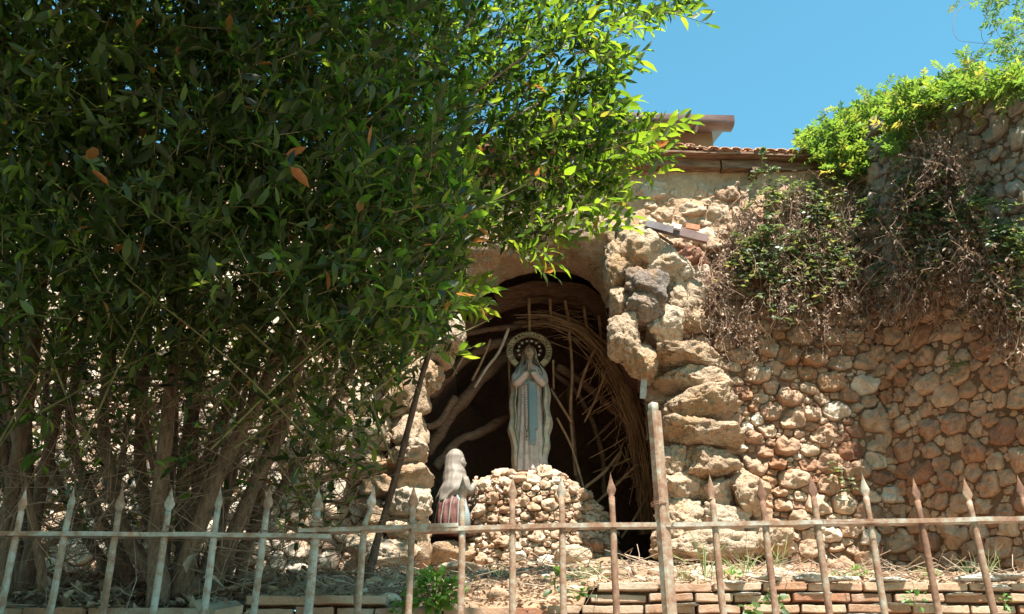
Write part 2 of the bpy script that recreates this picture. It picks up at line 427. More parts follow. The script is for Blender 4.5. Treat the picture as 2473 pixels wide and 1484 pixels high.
# ------------------------------------------------------------ opening of the grotto, as points on the wall plane
OPX = [(1022, 1395), (1034, 1290), (1030, 1180), (1028, 1080), (1038, 960), (1072, 870), (1118, 820), (1100, 760), (1125, 690), (1185, 650), (1245, 615),
       (1310, 598), (1370, 605), (1425, 635), (1462, 680), (1478, 740), (1478, 800), (1490, 850), (1535, 890), (1552, 960), (1568, 1060), (1585, 1180), (1583, 1290), (1590, 1395)]
OP = [(P(x, y, WY).x, P(x, y, WY).z) for x, y in OPX]
OP[0] = (OP[0][0], 2.7); OP[-1] = (OP[-1][0], 2.7)
def in_open(u, v, pad=0.0):
    if inpoly(u, v, OP): return True
    if pad:
        for k in range(8):
            if inpoly(u + pad * math.cos(k * .785), v + pad * math.sin(k * .785), OP): return True
    return False
XC = P(2160, 1150, WY).x                                   # inner corner with the side wall
mp_main = lambda u, v, h: (u, WY - h, v)
EAVE_Z = 6.80

# boulders of the rock arch: px, py, half sizes in photo units, depth Y, tone, squareness
BL = [(1545, 592, 80, 60, 7.32, .75, .8), (1600, 640, 60, 50, 7.3, .8, .8), (1498, 650, 40, 62, 7.32, .6, .8), (1560, 692, 52, 45, 7.16, .02, .8), (1562, 748, 48, 36, 7.18, .1, .8), (1500, 735, 30, 40, 7.3, .55, .8),
      (1508, 818, 46, 50, 7.2, .6, .8), (1545, 872, 42, 40, 7.24, .45, .8), (1600, 790, 50, 42, 7.32, .8, .7), (1655, 715, 60, 50, 7.38, .7, .7), (1650, 775, 52, 34, 7.4, .75, .7), (1640, 655, 45, 35, 7.36, .85, .7),
      (1655, 868, 100, 33, 7.30, .4, .55), (1675, 925, 95, 30, 7.32, .65, .55), (1690, 983, 110, 33, 7.27, .55, .55), (1690, 1050, 108, 32, 7.27, .5, .55),
      (1702, 1118, 82, 40, 7.3, .45, .7), (1622, 1112, 42, 36, 7.3, .6, .7), (1640, 1178, 60, 34, 7.28, .65, .65), (1815, 1190, 58, 48, 7.28, .6, .8), (1725, 1200, 50, 40, 7.34, .75, .7), (1635, 1245, 55, 38, 7.3, .7, .7),
      (1735, 1262, 75, 36, 7.33, .8, .7), (1700, 1330, 125, 36, 7.22, .75, .6), (1620, 1300, 45, 32, 7.3, .6, .7), (1860, 1300, 60, 36, 7.36, .7, .7), (1610, 1180, 34, 60, 7.4, .3, .8),
      (1098, 800, 26, 48, 7.15, .85, .8), (1070, 850, 34, 36, 7.25, .75, .8), (1075, 760, 30, 36, 7.3, .8, .8), (1060, 705, 50, 40, 7.3, .6, .8), (1030, 905, 44, 42, 7.3, .7, .8), (985, 965, 56, 52, 7.26, .6, .7), (960, 890, 50, 40, 7.35, .8, .8),
      (990, 1040, 46, 40, 7.27, .65, .7), (900, 1040, 52, 50, 7.3, .7, .8), (890, 1120, 48, 40, 7.34, .55, .8), (985, 1100, 50, 30, 7.25, .75, .7), (1000, 1155, 46, 32, 7.24, .6, .7), (985, 1215, 58, 38, 7.2, .85, .6),
      (920, 1175, 42, 30, 7.32, .4, .8), (985, 1285, 52, 36, 7.24, .6, .7), (915, 1250, 40, 36, 7.34, .5, .8), (950, 1345, 62, 36, 7.15, .85, .7), (1010, 1330, 30, 44, 7.3, .4, .8), (880, 1320, 46, 36, 7.3, .7, .8), (930, 1395, 50, 22, 7.0, .8, .8)]
def ico(sub):
    import bmesh
    bm = bmesh.new(); bmesh.ops.create_icosphere(bm, subdivisions=sub, radius=1)
    V = [v.co.copy() for v in bm.verts]; F = [tuple(v.index for v in f.verts) for f in bm.faces]; bm.free(); return V, F
IC = {k: ico(k) for k in (2, 3, 4, 5)}
def boulder(c, hx, hy, hz, e=.75, sub=4, seed=0, rough=1.0, rot=0):
    Vs, F = IC[sub]; V = []
    cr, sr = math.cos(rot), math.sin(rot); m = min(hx, hz)
    rg = random.Random(int(seed * 10) + 5); cuts = [(Vector((rg.gauss(0, 1), rg.gauss(-.5, .8), rg.gauss(0, 1))).normalized(), rg.uniform(.66, .92)) for _ in range(9)] if sub > 3 else []
    for v in Vs:
        k = (abs(v.x) ** (2 / e) + abs(v.y) ** (2 / e) + abs(v.z) ** (2 / e)) ** (-e / 2)
        q = v * k
        for cn, cc in cuts:
            dd = q.dot(cn) - cc
            if dd > 0: q = q - cn * (dd * .88)
        sc = Vector((q.x * hx, q.y * hy, q.z * hz)) / max(m, .05)
        n1 = fbm(sc * 1.0, 3, seed) * .18 + fbm(sc * 3.4, 5, seed) * .10
        rd = 1 - abs(mn.noise(sc * 2.0 + Vector((seed, 3, 9)))); n2 = -(rd ** 9) * .12 - max(0, mn.noise(sc * 7 + Vector((1, seed, 2))) - .1) * .06
        s = 1 + (n1 + n2) * rough * (m / max(hx, hz)) ** .3
        x, y, z = q.x * hx * s, q.y * hy * s, q.z * hz * s
        V.append(Vector((c[0] + x * cr - z * sr, c[1] + y, c[2] + x * sr + z * cr)))
    return V, F
arch = thing('rock_arch', 'rugged arch of porous ochre rocks framing the grotto opening', 'rock arch', (P(1300, 1380, 7.4).x, 7.4, 3.0))
for i, (px, py, hx, hy, Y, tn, e) in enumerate(BL):
    s = mpp(Y, py); sz = s * 1.02 / max(.5, ray(px, py).y)
    c = P(px, py, Y); V, F = boulder(c, hx * s, max(.16, hx * s * .75), hy * s * 1.18, e * .85, 5 if px > 1090 or i % 2 else 4, i * 3.7, 1.0, rnd.uniform(-.12, .12))
    obj('rock', V, F, M['tufa'], arch, tone=tn)
# lip of brown render over the opening, swept along the top of the arch
lip = [(1060, 770), (1085, 712), (1122, 680), (1185, 645), (1250, 612), (1315, 592), (1378, 598), (1432, 628), (1466, 672), (1486, 730)]
path = smooth_path([P(x, y, 7.38) for x, y in lip], 18); V = []; F = []
pr0 = [(.10, 0, .46), (0, 0, .42), (-.015, 0, .25), (0, 0, .06), (.03, 0, -.03), (.10, 0, -.09), (.22, 0, -.10), (.34, 0, -.05), (.44, 0, .06), (.46, 0, .2)]; prof = [(q.x, q.z) for q in smooth_path(pr0, 4)]
for i, p in enumerate(path):
    d = (path[min(i + 1, len(path) - 1)] - path[max(i - 1, 0)]).normalized(); o = Vector((-d.z, 0, d.x))
    if o.z < 0 and abs(o.z) > .3: o = -o
    for a, b in prof:
        q = p + o * a + Vector((0, b, 0)); nv = fbm(q * 3.2, 5) * .085 + fbm(q * 13, 4, 4) * .026
        V.append(q + (o * -.7 + Vector((0, -.7, 0))) * nv)
m = len(prof)
for i in range(len(path) - 1):
    for k in range(m - 1): a = i * m + k; F.append((a, a + 1, a + 1 + m, a + m))
obj('rendered_lip', V, F, M['tufa'], arch, tone=.25)

# cave behind the opening: a closed hollow
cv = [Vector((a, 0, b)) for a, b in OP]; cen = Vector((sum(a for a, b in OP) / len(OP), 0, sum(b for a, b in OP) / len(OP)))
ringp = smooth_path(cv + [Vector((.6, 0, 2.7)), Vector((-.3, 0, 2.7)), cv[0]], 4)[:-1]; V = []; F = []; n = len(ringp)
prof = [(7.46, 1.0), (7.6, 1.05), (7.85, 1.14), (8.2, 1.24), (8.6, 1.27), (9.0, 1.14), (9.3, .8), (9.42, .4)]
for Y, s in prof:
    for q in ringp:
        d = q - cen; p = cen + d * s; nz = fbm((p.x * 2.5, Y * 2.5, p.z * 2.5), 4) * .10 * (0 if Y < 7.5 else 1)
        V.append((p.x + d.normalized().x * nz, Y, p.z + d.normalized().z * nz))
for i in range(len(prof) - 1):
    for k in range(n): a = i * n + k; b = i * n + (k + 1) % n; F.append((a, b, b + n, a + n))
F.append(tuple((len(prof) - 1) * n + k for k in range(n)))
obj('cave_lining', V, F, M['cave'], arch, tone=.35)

# ------------------------------------------------------------ stone walls
def clear_of_boulders(u, v, pad):
    px, py = proj((u, WY, v))
    for (bx, by, hx, hy, Y, tn, e) in BL:
        if ((px - bx) / (hx * .86)) ** 2 + ((py - by) / (hy * .86)) ** 2 < 1: return False
    return True
PLA = [(1380, 380), (1990, 395), (2030, 470), (1880, 480), (1870, 540), (1800, 500), (1760, 455), (1560, 455), (1555, 505), (1530, 520), (1380, 560)]
def ok_right(u, v, r):
    px, py = proj((u, WY, v))
    if in_open(u, v, r + .05) or u > XC - r * .5: return False
    if py < 380 or inpoly(px, py, PLA): return False
    if 1980 < px < 2090 and 1230 < py < 1400 and rnd.random() < .6: return False
    return clear_of_boulders(u, v, r)
def ok_left(u, v, r):
    return not in_open(u, v, r + .05) and clear_of_boulders(u, v, r)
def wall_core(name, label, x0, x1, z0, z1, tone=.5):
    t = thing(name, label, 'wall', ((x0 + x1) / 2, WY, z0))
    V, F = sheet(x0, x1, z0, z1, .045, mp_main, lambda u, v: .02 * fbm((u * 5, v * 5, 1), 4) + .012 * fbm((u * 17, v * 17, 2), 3), lambda u, v: not in_open(u, v))
    obj('mortar_bed', V, F, M['mortar'], t, tone=tone); return t
XM = P(1300, 800, WY).x
wr = wall_core('stone_wall', 'sunlit rubble wall of ochre stones right of the grotto', XM, XC + .05, 2.85, 5.92)
clr = cells(XM + .3, XC + .02, 2.9, 5.90, [(.105, 500), (.075, 2500), (.055, 5000), (.036, 9000), (.022, 9000)], ok_right, 1.3, .004, 1.32)
def tone_w(c):
    t = min(1, max(.05, rnd.gauss(.52, .22)))
    if rnd.random() < .04: t = rnd.uniform(0, .1)
    return t
lay_stones(clr, mp_main, wr, M['stone'], lambda c: c[2] * rnd.uniform(.65, 1.25), 300, tonef=tone_w)
wlft = wall_core('stone_wall', 'sunlit rubble wall behind the laurel stems, left of the grotto', -7.0, XM, 2.85, 5.92)
cll = cells(-7.0, XM - .3, 2.9, 5.90, [(.11, 800), (.08, 4000), (.055, 7000), (.034, 9000)], ok_left, 1.3, .005, 1.32)
lay_stones(cll, mp_main, wlft, M['stone'], lambda c: c[2] * rnd.uniform(.55, .9), 200, tonef=lambda c: min(1, max(.5, rnd.gauss(.9, .15))), n=14)  # stone tones raised on this wall to paint in sun glare
# upper wall of the house under the eave
house = thing('house', 'old house with terracotta eave above the grotto, plaster falling off its stone wall', 'house', (0, 8.5, 5.92))
V, F = sheet(-7.0, XC + .9, 5.92, EAVE_Z, .03, mp_main, lambda u, v: .018 + .035 * fbm((u * 3, v * 3, 8), 4) + .014 * fbm((u * 13, v * 13, 2), 4), lambda u, v: not in_open(u, v))
obj('plaster', V, F, M['plaster'], house, tone=.5)
def ok_up(u, v, r):
    px, py = proj((u, WY, v)); return 1560 < px < 1880 and py > 462 and not in_open(u, v, r + .05) and clear_of_boulders(u, v, r)
clu = cells(XM, XC, 5.88, EAVE_Z, [(.10, 200), (.07, 1500), (.055, 2500), (.035, 4000)], ok_up, 1.45, .004, 1.32)
lay_stones(clu, mp_main, house, M['stone'], lambda c: c[2] * rnd.uniform(.5, .75) + .012, 200, tonef=lambda c: min(1, max(.2, rnd.gauss(.6, .18))))
V, F = boxm(-1.6, 10.4, 5.9, 10.6, 1.5, 1.25); obj('rear_wall', V, F, M['render'], house, smooth=False)

# side wall coming forward at 45 degrees, shaded
SD = Vector((.39, -.92, 0)).normalized(); SNn = Vector((-SD.y * -1, 0, 0))
SN = Vector((-.92, -.39, 0)).normalized(); SC = Vector((XC, WY, 0))
def mp_side(u, v, h):
    p = SC + SD * u + SN * h; return (p.x, p.y, v)
def side_hit(px, py):
    r = ray(px, py); den = r.dot(SN); k = (SC - Vector((0, 0, 0))).dot(SN) / den; return CAM + r * k
def side_top(u): return 6.98 + .06 * math.sin(u * 2.2) - .36 * u + .05 * mn.noise(Vector((u * 5, 0, 0)))
ws = thing('stone_wall', 'taller grey rubble side wall at the right edge, in shade under climbers', 'wall', (XC + .5, WY - .5, 2.9))
V, F = sheet(-.1, 2.4, 2.75, 8.1, .05, mp_side, lambda u, v: .02 * fbm((u * 5, v * 5, 11), 4), lambda u, v: v < side_top(u) - .03)
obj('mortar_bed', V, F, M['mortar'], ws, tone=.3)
V, F = sheet(-.1, 2.4, 0, .5, .05, lambda u, v, h: mp_side(u, side_top(u) - .06 + h, -v), lambda u, v: .02 * fbm((u * 5, v * 5, 11), 4))
obj('wall_top', V, F, M['mortar'], ws, tone=.3)
cls = cells(-.05, 2.3, 2.8, 8.0, [(.10, 400), (.075, 3000), (.055, 6000), (.032, 9000)], lambda u, v, r: v < side_top(u) - r * .5, 1.25, .005, 1.32)
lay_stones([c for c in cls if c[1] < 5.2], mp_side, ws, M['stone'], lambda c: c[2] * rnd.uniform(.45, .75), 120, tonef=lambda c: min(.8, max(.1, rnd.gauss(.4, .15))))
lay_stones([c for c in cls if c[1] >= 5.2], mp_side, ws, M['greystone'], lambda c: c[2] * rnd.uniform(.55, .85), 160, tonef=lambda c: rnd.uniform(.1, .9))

# eave: beam, laths, tiles, upper gutter
EL = P(1300, 352, 7.20); ER = P(2010, 374, 7.40); ed = (ER - EL); eL = ed.length; ed.normalize(); en = Vector((ed.y, -ed.x, 0)).normalized(); eu = Vector((0, 0, 1))
def ep(s, out, up): return EL + ed * s + en * out + eu * up
def ebar(s0, s1, o0, o1, z0, z1, jit=.006, seg=16):
    V = []; F = []
    for i in range(seg + 1):
        s = s0 + (s1 - s0) * i / seg; j = lambda: 1 * jit * mn.noise(Vector((s * 4, z0 * 9 + o0, 1))) 
        for (o, z) in ((o0, z0), (o1, z0), (o1, z1), (o0, z1)): q = ep(s, o, z); V.append(q + Vector((0, mn.noise(q * 6) * jit, mn.noise(q * 5 + Vector((9, 0, 0))) * jit * 1.5)))
    for i in range(seg):
        for k in range(4): a = i * 4 + k; b = i * 4 + (k + 1) % 4; F.append((a, b, b + 4, a + 4))
    F.append((3, 2, 1, 0)); F.append(tuple(seg * 4 + k for k in range(4))); return V, F
V, F = ebar(-1.6, eL * .62, -.20, -.09, -.11, -.03, .012); obj('eave_beam', V, F, M['wood'], house, smooth=False)
V, F = ebar(eL * .625, eL + .12, -.19, -.08, -.12, -.035, .012); obj('eave_beam', V, F, M['wood'], house, smooth=False)
V, F = ebar(-1.6, eL + .12, -.45, .01, -.028, -.008, .004); obj('eave_board', V, F, M['wood'], house, smooth=False)
for s in (.72 * eL,):
    V, F = ebar(s, s + .07, -.40, -.02, -.19, -.14, .008, 3); obj('bracket', V, F, M['wood'], house, smooth=False)
V, F = ebar(-1.6, eL + .12, -1.2, -.45, -.07, .02, .004); obj('roof_deck', V, F, M['wood'], house, smooth=False)
def tile_geo(s, up, out, rr=.050, L=.42, tilt=.22, flip=False):
    V = []; F = []; n = 8
    for j in range(5):
        d = L * j / 4
        for lay in (0, 1):
            for k in range(n + 1):
                a = math.pi * k / n; r = rr * (1 - .12 * j / 4) - lay * .016
                x = math.cos(a) * r; z = (math.sin(a) ** .6) * r * (.50) * (-1 if flip else 1)
                V.append(ep(s + x, out - d, up + z + d * tilt))
    w_ = n + 1
    for j in range(4):
        for k in range(n):
            a = j * 2 * w_ + k; F.append((a, a + 1, a + 1 + 2 * w_, a + 2 * w_)); b = a + w_; F.append((b + 2 * w_, b + 1 + 2 * w_, b + 1, b))
        for e in (0, n):
            a = j * 2 * w_ + e; F.append((a, a + 2 * w_, a + 3 * w_, a + w_))
    for k in range(n): F.append((k, k + w_, k + w_ + 1, k + 1))
    return V, F
s = -1.5
while s < eL + .1:
    st = .005 if s < eL * .55 else -.018; st += rnd.uniform(-.006, .006)
    V, F = tile_geo(s, st + .022, .03 + rnd.uniform(-.015, .015), tilt=.25); obj('roof_tile', V, F, M['tile'], house, tone=rnd.uniform(.25, .9))
    V, F = tile_geo(s + .052, st + .035, .015 + rnd.uniform(-.01, .01), tilt=.25, flip=True); obj('roof_tile', V, F, M['tile'], house, tone=rnd.uniform(.1, .6))
    s += rnd.uniform(.098, .112)
# higher gutter behind
g0 = P(1300, 290, 8.8); g1 = P(1768, 303, 9.0)
gd = (g1 - g0).normalized(); V = []; F = []; n = 10
gn = Vector((gd.y, -gd.x, 0))
for i in range(9):
    p = g0.lerp(g1, i / 8)
    for lay in (0, 1):
        for k in range(n + 1):
            a = math.pi * (1 + k / n); r = .10 - lay * .006; V.append(p + gn * (math.copysign(abs(math.cos(a)) ** .6, math.cos(a)) * r) + Vector((0, 0, math.copysign(abs(math.sin(a)) ** .6, math.sin(a)) * r * 1.15 + .06)))
w_ = n + 1
for i in range(8):
    for k in range(n): a = i * 2 * w_ + k; F.append((a, a + 1, a + 1 + 2 * w_, a + 2 * w_)); b = a + w_; F.append((b + 2 * w_, b + 1 + 2 * w_, b + 1, b))
F.append(tuple(8 * 2 * w_ + k for k in range(n + 1))); F.append(tuple(range(n + 1))[::-1])
gut = obj('gutter', V, F, M['gutter'], house)
V, F = tube([g0.lerp(g1, .80) + Vector((0, 0, -.0)), g0.lerp(g1, .812)], .0905, 16); obj('gutter_joint', V, F, M['concrete'], gut)
V, F = boxm((g0.x + g1.x) / 2 - .05, 9.95, g1.z - .05, (g1.x - g0.x) - .14, 1.0, 1.0); obj('upper_wall', V, F, M['render'], house, smooth=False)
V = []
for (q, ex) in ((g0, -.2), (g1, .0)):
    for (dy, dz) in ((-.02, .10), (1.3, .62), (1.3, .56), (-.02, .05)): V.append((q.x + ex, q.y + dy, q.z + dz))
obj('upper_roof', V, [(0, 1, 2, 3), (7, 6, 5, 4), (0, 4, 5, 1), (1, 5, 6, 2), (2, 6, 7, 3), (3, 7, 4, 0)], M['gutter'], house, smooth=False)
# fallen dark boards on the rock shoulder
t_ = thing('broken_gutter', 'broken dark brown gutter piece lying above the rock arch', 'gutter', P(1620, 560, 7.2))
def plank(pts, Y, wpx, th, name, mt, parent, tone=.5, jit=.004):
    A = [P(x, y, Y if not hasattr(Y, '__len__') else Y[i]) for i, (x, y) in enumerate(pts)]
    A = smooth_path(A, 5) if len(A) > 2 else smooth_path(A, 6)
    V = []; F = []; hw = wpx * mpp(A[0].y) / 2
    for i, p in enumerate(A):
        d = (A[min(i + 1, len(A) - 1)] - A[max(i - 1, 0)]).normalized(); o = d.cross(Vector((0, 1, 0))).normalized()
        for a, b in ((-1, 0), (1, 0), (1, th), (-1, th)):
            k = 1 + .22 * mn.noise(p * 7 + Vector((a * 3, 5, 0)))
            q = p + o * (a * hw * k) + Vector((0, b, 0)); V.append(q + mn.noise_vector(q * 9) * jit)
    for i in range(len(A) - 1):
        for k in range(4): a = i * 4 + k; b = i * 4 + (k + 1) % 4; F.append((a, b, b + 4, a + 4))
    F.append((3, 2, 1, 0)); F.append(tuple((len(A) - 1) * 4 + k for k in range(4)))
    return obj(name, V, F, mt, parent, tone=tone, smooth=False)
plank([(1560, 538), (1640, 560)], 7.12, 20, .05, 'gutter_piece', M['darkboard'], t_)
plank([(1640, 558), (1710, 576)], 7.12, 22, .04, 'gutter_piece', M['gutter'], t_)
plank([(1628, 546), (1644, 549)], 7.08, 11, .03, 'metal_bracket', M['white'], t_)
plank([(1625, 590), (1575, 556)], 7.2, 5, .02, 'batten', M['board'], t_)
t_ = thing('tile_shard', 'orange roof tile shard wedged above the broken gutter', 'tile', P(1672, 545, 7.3))
plank([(1656, 545), (1690, 549)], 7.3, 16, .02, 'shard', M['tile'], t_)
t_ = thing('plaster_sheet', 'pale hanging plaster flake on right side of the opening', 'plaster', P(1550, 930, 7.12))
plank([(1566, 872), (1558, 905), (1552, 962)], 7.22, 13, .015, 'flake', M['whitemortar'], t_)

# ------------------------------------------------------------ pedestal mound
PXc, PYc = P(1300, 1250, 8.25).x, 8.28; PR = .52
def ped_top(th):                                            # th angle, 0 faces camera, + to the right
    sx = math.sin(th)
    z = 3.93 + .01 * max(0, -sx) - .27 * max(0, sx) ** 2.4
    return z + .012 * math.sin(th * 7)
def mp_ped(u, v, h):
    th = u / PR; top = ped_top(th); f = (v - 3.0) / (top - 3.0)
    rr = (PR + .07 * (1 - f) - (.0 if f < .85 else (f - .85) ** 2 * 3.4)) + h
    return (PXc + math.sin(th) * rr * 1.12, PYc - math.cos(th) * rr, v + (h * .4 if f > .85 else 0))
ped = thing('stone_pedestal', 'rounded mound of small ochre stones under the standing statue', 'pedestal', (PXc, PYc, 3.05))
V, F = sheet(-2.2 * PR, 2.2 * PR, 3.0, 4.02, .03, lambda u, v, h: mp_ped(u, 3.0 + (v - 3.0) * (ped_top(u / PR) - 3.0) / 1.02, h - .01), lambda u, v: .015 * fbm((u * 9, v * 9, 3), 4))
obj('mortar_core', V, F, M['mortar'], ped, tone=.7)
V = [(PXc, PYc, 4.02)]; F = []; K = 40
for j, s in enumerate((.35, .7, .9)):
    for k in range(K):
        th = 2 * math.pi * k / K; a = mp_ped(th * PR if th < math.pi else (th - 2 * math.pi) * PR, ped_top(th if th < math.pi else th - 2 * math.pi), -.01)
        z = 4.02 + (a[2] - 4.02) * s ** 3; V.append((PXc + (a[0] - PXc) * s, PYc + (a[1] - PYc) * s, z + .01 * mn.noise(Vector((th * 3, s * 5, 0)))))
for k in range(K): F.append((0, 1 + k, 1 + (k + 1) % K))
for j in range(2):
    for k in range(K): a = 1 + j * K + k; b = 1 + j * K + (k + 1) % K; F.append((a, a + K, b + K, b))
obj('mound_top', V, F, M['mortar'], ped, tone=.7)
clp = cells(-2.0 * PR, 2.0 * PR, 3.0, 4.0, [(.060, 60), (.042, 500), (.030, 3500), (.020, 9000), (.013, 6000)], lambda u, v, r: v < ped_top(u / PR) + .01, 1.15, .002, 1.3)
lay_stones(clp, mp_ped, ped, M['stone'], lambda c: c[2] * rnd.uniform(.9, 1.3) * (1.0 if c[1] < ped_top(c[0] / PR) - .08 else 1), 300, tonef=lambda c: min(1, max(.25, rnd.gauss(.7, .2))), n=14, rough=.5)
for i in range(9):                                          # capping stones round the top
    th = -1.15 + i * .29; a = mp_ped(th * PR, ped_top(th), -.03)
    V, F = boulder((a[0], a[1], a[2] + .005), rnd.uniform(.06, .09), .055, rnd.uniform(.024, .036), .8, 3, 70 + i, .8); obj('stone', V, F, M['stone'], ped, tone=rnd.uniform(.3, .7))

# ------------------------------------------------------------ statue of the praying woman
def paint_mat(name, c, dirt, scale=18, bump=.3, dist=.004):
    m, t, out = newmat(name); b = N(t, 'ShaderNodeBsdfPrincipled'); b.inputs['Roughness'].default_value = .65
    n = noisef(t, scale, 6, .7); n2 = noisef(t, scale * 5, 4, .7)
    col = mixc(t, ramp(t, n, [(.42, (0, 0, 0)), (.72, (1, 1, 1))]), c, dirt)
    t.links.new(mixc(t, .5, col, ramp(t, n2, [(.3, (.75, .73, .7)), (.7, (1.15, 1.15, 1.15))]), 'MULTIPLY'), b.inputs['Base Color'])
    t.links.new(bumpn(t, n2, bump, dist), b.inputs['Normal']); t.links.new(b.outputs[0], out.inputs[0]); return m
M['robe'] = paint_mat('robe_paint', (.66, .55, .52), (.42, .33, .27)); M['mantle'] = paint_mat('mantle_paint', (.66, .60, .50), (.45, .35, .26))
M['blue'] = paint_mat('blue_sash_paint', (.22, .33, .37), (.30, .34, .34)); M['skin'] = paint_mat('skin_paint', (.60, .42, .30), (.42, .28, .2))
M['hair'] = paint_mat('brown_hair_paint', (.24, .12, .06), (.15, .08, .05)); M['gold'] = paint_mat('cream_gold_ring', (.62, .46, .26), (.50, .36, .2), 9, .05)
M['darkpaint'] = paint_mat('dark_line_paint', (.03, .022, .018), (.05, .04, .03)); M['greentrim'] = paint_mat('green_gold_trim', (.14, .20, .13), (.25, .2, .1))
M['redskirt'] = paint_mat('red_skirt_paint', (.10, .026, .02), (.17, .075, .06), 24); M['bluegrey'] = paint_mat('apron_paint', (.20, .27, .28), (.3, .3, .28))
M['shawl'] = paint_mat('shawl_paint', (.25, .215, .18), (.16, .13, .105))
SP = P(1281, 1146, 8.22); SP = Vector((SP.x, 8.22, 4.035))
stt = thing('statue', 'painted statue of a praying woman in white robe with blue sash and lettered halo', 'statue', SP)
def loft(rings, n=48, a0=0.0, a1=2 * math.pi, close=True, fold=None, off=Vector((0, 0, 0)), thick=0):
    V = []; F = []; m = n if close else n + 1
    for i, (z, cx, cy, wx, wy) in enumerate(rings):
        for k in range(m):
            a = a0 + (a1 - a0) * k / n; f = fold(a, z, i / (len(rings) - 1)) if fold else 1
            V.append(off + Vector((cx + math.sin(a) * wx * f, cy - math.cos(a) * wy * f, z)))
    for i in range(len(rings) - 1):
        for k in range(n if close else n):
            a = i * m + k; b = i * m + (k + 1) % m; F.append((a, b, b + m, a + m))
    if close: F.append(tuple(range(m))[::-1]); F.append(tuple((len(rings) - 1) * m + k for k in range(m)))
    elif thick:
        nb = len(V); c = [Vector((off.x + r[1], off.y + r[2], off.z + r[0])) for r in rings]
        for i in range(len(rings)):
            for k in range(m):
                p = V[i * m + k]; d = (p - c[i]); d.z = 0; V.append(p - d.normalized() * thick)
        for i in range(len(rings) - 1):
            for k in range(n): a = nb + i * m + k; F.append((a + m, a + m + 1, a + 1, a))
            for k in (0, n): a = i * m + k; F.append((a, a + m, a + m + nb, a + nb))
        for k in range(n): F.append((k, k + 1, k + 1 + nb, k + nb)); a = (len(rings) - 1) * m + k; F.append((a, a + 1, a + 1 + nb, a + nb))
    return V, F
def lerp_tab(tab, N_):
    out = []; z0, z1 = tab[0][0], tab[-1][0]
    for i in range(N_):
        z = z0 + (z1 - z0) * i / (N_ - 1)
        for j in range(len(tab) - 1):
            if tab[j][0] <= z <= tab[j + 1][0] + 1e-9:
                t = (z - tab[j][0]) / (tab[j + 1][0] - tab[j][0]); t2 = t * t * (3 - 2 * t)
                out.append((z,) + tuple(a + (b - a) * t2 for a, b in zip(tab[j][1:], tab[j + 1][1:]))); break
    return out
HSC = 1.0
def robe_fold(a, z, f):
    g = max(0, 1 - z / .75)
    return 1 + (.075 * math.sin(a * 15 + math.sin(z * 9) * .6) + .05 * math.sin(a * 7 + 1.3 + z * 3)) * (.3 + g)
rt = lerp_tab([(0, 0, 0, .150, .115), (.03, 0, 0, .140, .110), (.25, 0, 0, .122, .10), (.55, 0, 0, .115, .095), (.72, 0, .005, .105, .082), (.80, 0, .005, .112, .085), (.90, 0, .005, .12, .080), (.97, 0, .012, .09, .06), (1.01, 0, .015, .04, .042), (1.06, 0, .01, .034, .038)], 60)
V, F = loft(rt, 84, fold=robe_fold, off=SP); obj('robe', V, F, M['robe'], stt)
def man_fold(a, z, f):
    e = abs(math.cos(a / 2)) ; g = 1 + .055 * math.sin(a * 11 + z * 5) * (.3 + max(0, 1 - z)) + .045 * math.sin(z * 26 + 2 * math.sin(a)) * (1 if z < .85 else .15)
    return g
mt_ = lerp_tab([(.02, 0, .015, .150, .12), (.15, 0, .012, .148, .125), (.3, 0, .01, .168, .13), (.42, 0, .01, .186, .132), (.6, 0, .01, .176, .125), (.78, 0, .01, .172, .12), (.88, 0, .01, .160, .105), (.96, 0, .012, .125, .085), (1.02, 0, .015, .085, .075), (1.08, 0, .018, .070, .074), (1.14, 0, .02, .062, .072), (1.18, 0, .022, .04, .05), (1.192, 0, .024, .008, .012)], 64)
V, F = loft(mt_, 72, R(46), R(314), False, man_fold, SP, .012); man = obj('mantle', V, F, M['mantle'], stt)
for a in (R(46), R(314)):
    pts = [SP + Vector((cx + math.sin(a) * wx * man_fold(a, z, 0) * 1.005, cy - math.cos(a) * wy * man_fold(a, z, 0) * 1.01 - .002, z)) for (z, cx, cy, wx, wy) in mt_[:56]]
    V, F = tube(pts, .0055, 6); obj('trim', V, F, M['greentrim'], man)
for sx in (-1, 1):                                         # sleeves
    pts = smooth_path([SP + Vector((sx * .088, -.01, .95)), SP + Vector((sx * .122, -.035, .87)), SP + Vector((sx * .120, -.070, .80)), SP + Vector((sx * .070, -.112, .825)), SP + Vector((sx * .022, -.135, .880))], 5)
    rad = [.034 + .008 * math.sin(math.pi * i / (len(pts) - 1)) - .010 * (i / (len(pts) - 1)) for i in range(len(pts))]
    V, F = tube(pts, rad, 16, rough=.25, seed=sx); obj('sleeve', V, F, M['robe'], stt)
    q = pts[-1]; V, F = tube([q + Vector((sx * .004, 0, -.012)), q + Vector((0, 0, .004))], [.031, .030], 16); obj('cuff', V, F, M['greentrim'], stt)
    h = MB()                                               # hand: palm, four fingers, thumb
    b = SP + Vector((sx * .013, -.142, .895))
    V, F = boulder(b + Vector((0, 0, .028)), .0095, .021, .034, .9, 2, 3, .2); h.add(V, F)
    for k in range(4):
        L = (.044, .052, .055, .047)[k]; f0 = b + Vector((-sx * .001, -.016 + .0105 * k, .05))
        f1 = f0 + Vector((-sx * .004, .002 * k, L * .55)); f2 = f0 + Vector((-sx * .009, .003 * k, L))
        V, F = tube([f0, f1, f2], [.0062, .0056, .0034], 8); h.add(V, F)
    V, F = tube([b + Vector((0, -.016, .018)), b + Vector((-sx * .003, -.030, .040)), b + Vector((-sx * .006, -.029, .062))], [.0075, .0065, .004], 8); h.add(V, F)
    h.build('hand', M['skin'], stt)
